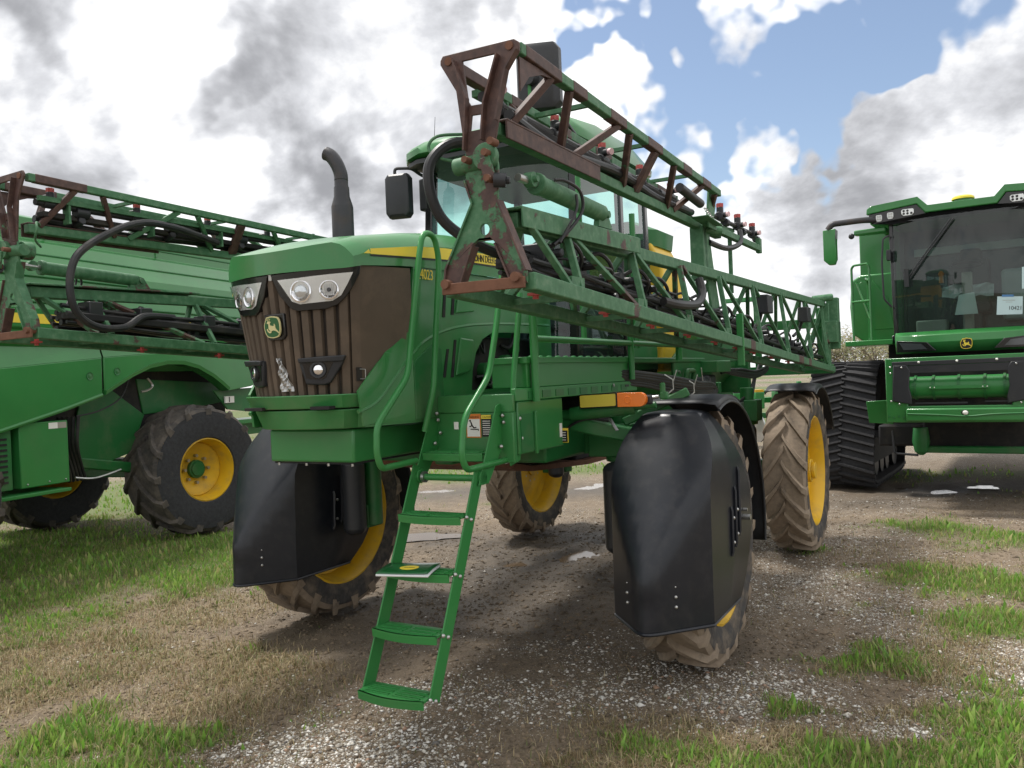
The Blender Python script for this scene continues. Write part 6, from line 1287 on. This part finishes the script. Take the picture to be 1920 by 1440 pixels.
# dark works behind the shields
MB().b2(-2.9, -.5, -6, 1.6, 1.35, 2.3).build('underbody', M['black_rough'], CL)
MB().prism([[(-1.15, 1.95), (-.7, 2.1), (-.1, 1.7), (-.35, 1.2), (-1.25, 1.0), (-1.3, 1.4)]], lambda y, z: (-.46, y, z), (-.03, 0, 0)).build('inner_panel', M['green_chassis'], CL, bevel=.01)
MB().prism([[(-.2, 2.2), (1.7, 2.1), (1.9, 1.85), (.9, 1.75), (-.1, 1.7)]], lambda y, z: (-.48, y, z), (-.03, 0, 0)).build('inner_panel', M['green_chassis'], CL, bevel=.01)
MB().prism([[(.9, 2.0), (1.9, 2.02), (2.3, 1.9), (1.9, 1.62), (1.2, 1.70)]], lambda y, z: (-.12, y, z), (-.03, 0, 0)).build('tail_panel', M['green_chassis'], CL, bevel=.01)
MB().b2(-.11, -.085, 1.12, 1.32, 1.80, 1.90).build('safety_decal', M['decal_white'], CL); MB().b2(-.085, -.083, 1.20, 1.22, 1.81, 1.89).build('decal_print', M['decal_black'], CL)
db = MB().b2(-.7, -.03, -2.36, -1.72, .98, 1.72).build('side_box', M['green_fresh'], CL, bevel=.012)
MB().b2(-.0295, -.027, -1.98, -1.86, 1.63, 1.70).build('safety_decal', M['decal_white'], db); MB().b2(-.0295, -.027, -1.86, -1.74, 1.63, 1.70).build('safety_decal', M['beige_plastic'], db)
for y in (-2.28, -2.0, -1.78): MB().ball((-.028, y, 1.02), .012, 6, 5).build('bolt', M['steel'], db)
gr = MB().b2(-.7, -.05, -3.0, -2.44, .98, 1.66).build('screen_box', M['green_chassis'], CL, bevel=.012)
for k in range(9): MB().b2(-.0495, -.04, -2.96, -2.50, 1.06 + .06 * k, 1.085 + .06 * k).build('screen_slat', M['black_rough'], gr)
MB().b2(-.6, .06, -4.0, -1.78, .885, .925).build('step_plate', M['green_fresh'], CL, bevel=.006)
for k in range(5):
    MB().tube([(-.30 + .05 * k, -1.62 + .03 * k, 1.75), (-.28 + .04 * k, -1.60 + .02 * k, 1.4), (-.25, -1.55 + .05 * k, 1.1), (-.3, -1.5 + .06 * k, .95)], .022, 7, sm=5).build('hose', M['hose_black'], CL)
MB().tube([(-.2, -1.45, 1.75), (-.2, -1.1, 1.80), (-.2, -.75, 1.95), (-.2, -.6, 2.2)], .010, 6, sm=6).build('cable', M['hose_black'], CL)
MB().tube([(-.2, -.28, 2.20), (-.18, -.22, 2.10), (-.18, -.30, 2.04), (-.18, -.42, 2.02)], .016, 6, sm=6).build('hose_end', M['steel'], CL)
MB().tube([(-.2, -1.5, 1.0), (-.2, -1.2, .96), (-.2, -.8, 1.02)], .014, 6, sm=6).build('cable', M['steel'], CL)
MB().b2(-2.6, -.5, .2, .5, .78, 1.05).b2(-.55, -.30, .1, .6, .70, 1.2).beam((-.5, -1.2, 1.15), (-.4, .1, .9), .1, .14).build('rear_axle', M['green_chassis'], CL, bevel=.02)
MB().b2(-1.0, -.5, 1.5, 2.6, 1.25, 1.45).b2(-.8, -.2, 1.3, 2.8, 1.45, 1.52).build('drawbar', M['green_fresh'], CL, bevel=.01)
def big_wheel(x, y, Rr, wd, rr, side, rz=0.0, dish=.07):
    wo = wheel(CL, (x, y, Rr - .03), Rr, wd, rr, 15, side, ('tyre_combine', 'tyre_wall'), disc=dish, hubr=.2, rz=rz)
    MB().cyl((dish - .05, 0, 0), (dish + .02, 0, 0), .13, n=24).cyl((dish + .02, 0, 0), (dish + .04, 0, 0), .10, n=24).build('hub', M['green_chassis'], wo, bevel=.008)
    for k in range(8): a = 2 * math.pi * k / 8; MB().cyl((dish - .05, .19 * math.cos(a), .19 * math.sin(a)), (dish + .02, .19 * math.cos(a), .19 * math.sin(a)), .022, n=8).build('wheel_nut', M['steel'], wo)
    return wo
big_wheel(-.06, .36, .92, .74, .43, 1, -R(12)); big_wheel(-2.95, .36, .92, .74, .43, -1, -R(12)); big_wheel(-.15, -3.72, 1.02, .80, .45, 1)

# ================================================================== green implement far behind the rear wheel
IM = empty('folded_implement', (5.9, 21.5, 0), R(12)); tag(IM, 'distant green folded implement glimpsed between the sprayer wheels', 'implement')
fm = MB()
for z in (.75, 1.15): fm.beam((-3.6, 0, z), (3.6, 0, z), .14, .14)
for x in (-3.4, -1.7, 0, 1.7, 3.4): fm.beam((x, 0, .35), (x, 0, 1.6), .10, .10, up=(0, 1, 0)).beam((x, 0, 1.1), (x + .9, -.5, 1.55), .08, .08)
fm.build('frame', M['green_fresh'], IM, bevel=.01)
for i in range(12):
    x = -3.3 + .6 * i; MB().cyl((x - .02, -.35, .45), (x + .02, -.35, .45), .36, n=22).build('disc', M['steel'], IM); MB().b2(x - .13, x + .13, -.5, -.2, .95, 1.38).build('seed_box', M['green_fresh'], IM, bevel=.03); MB().b2(x - .12, x + .12, -.48, -.22, 1.38, 1.44).build('box_lid', M['rim_yellow' if i % 3 == 0 else 'black_plastic'], IM)
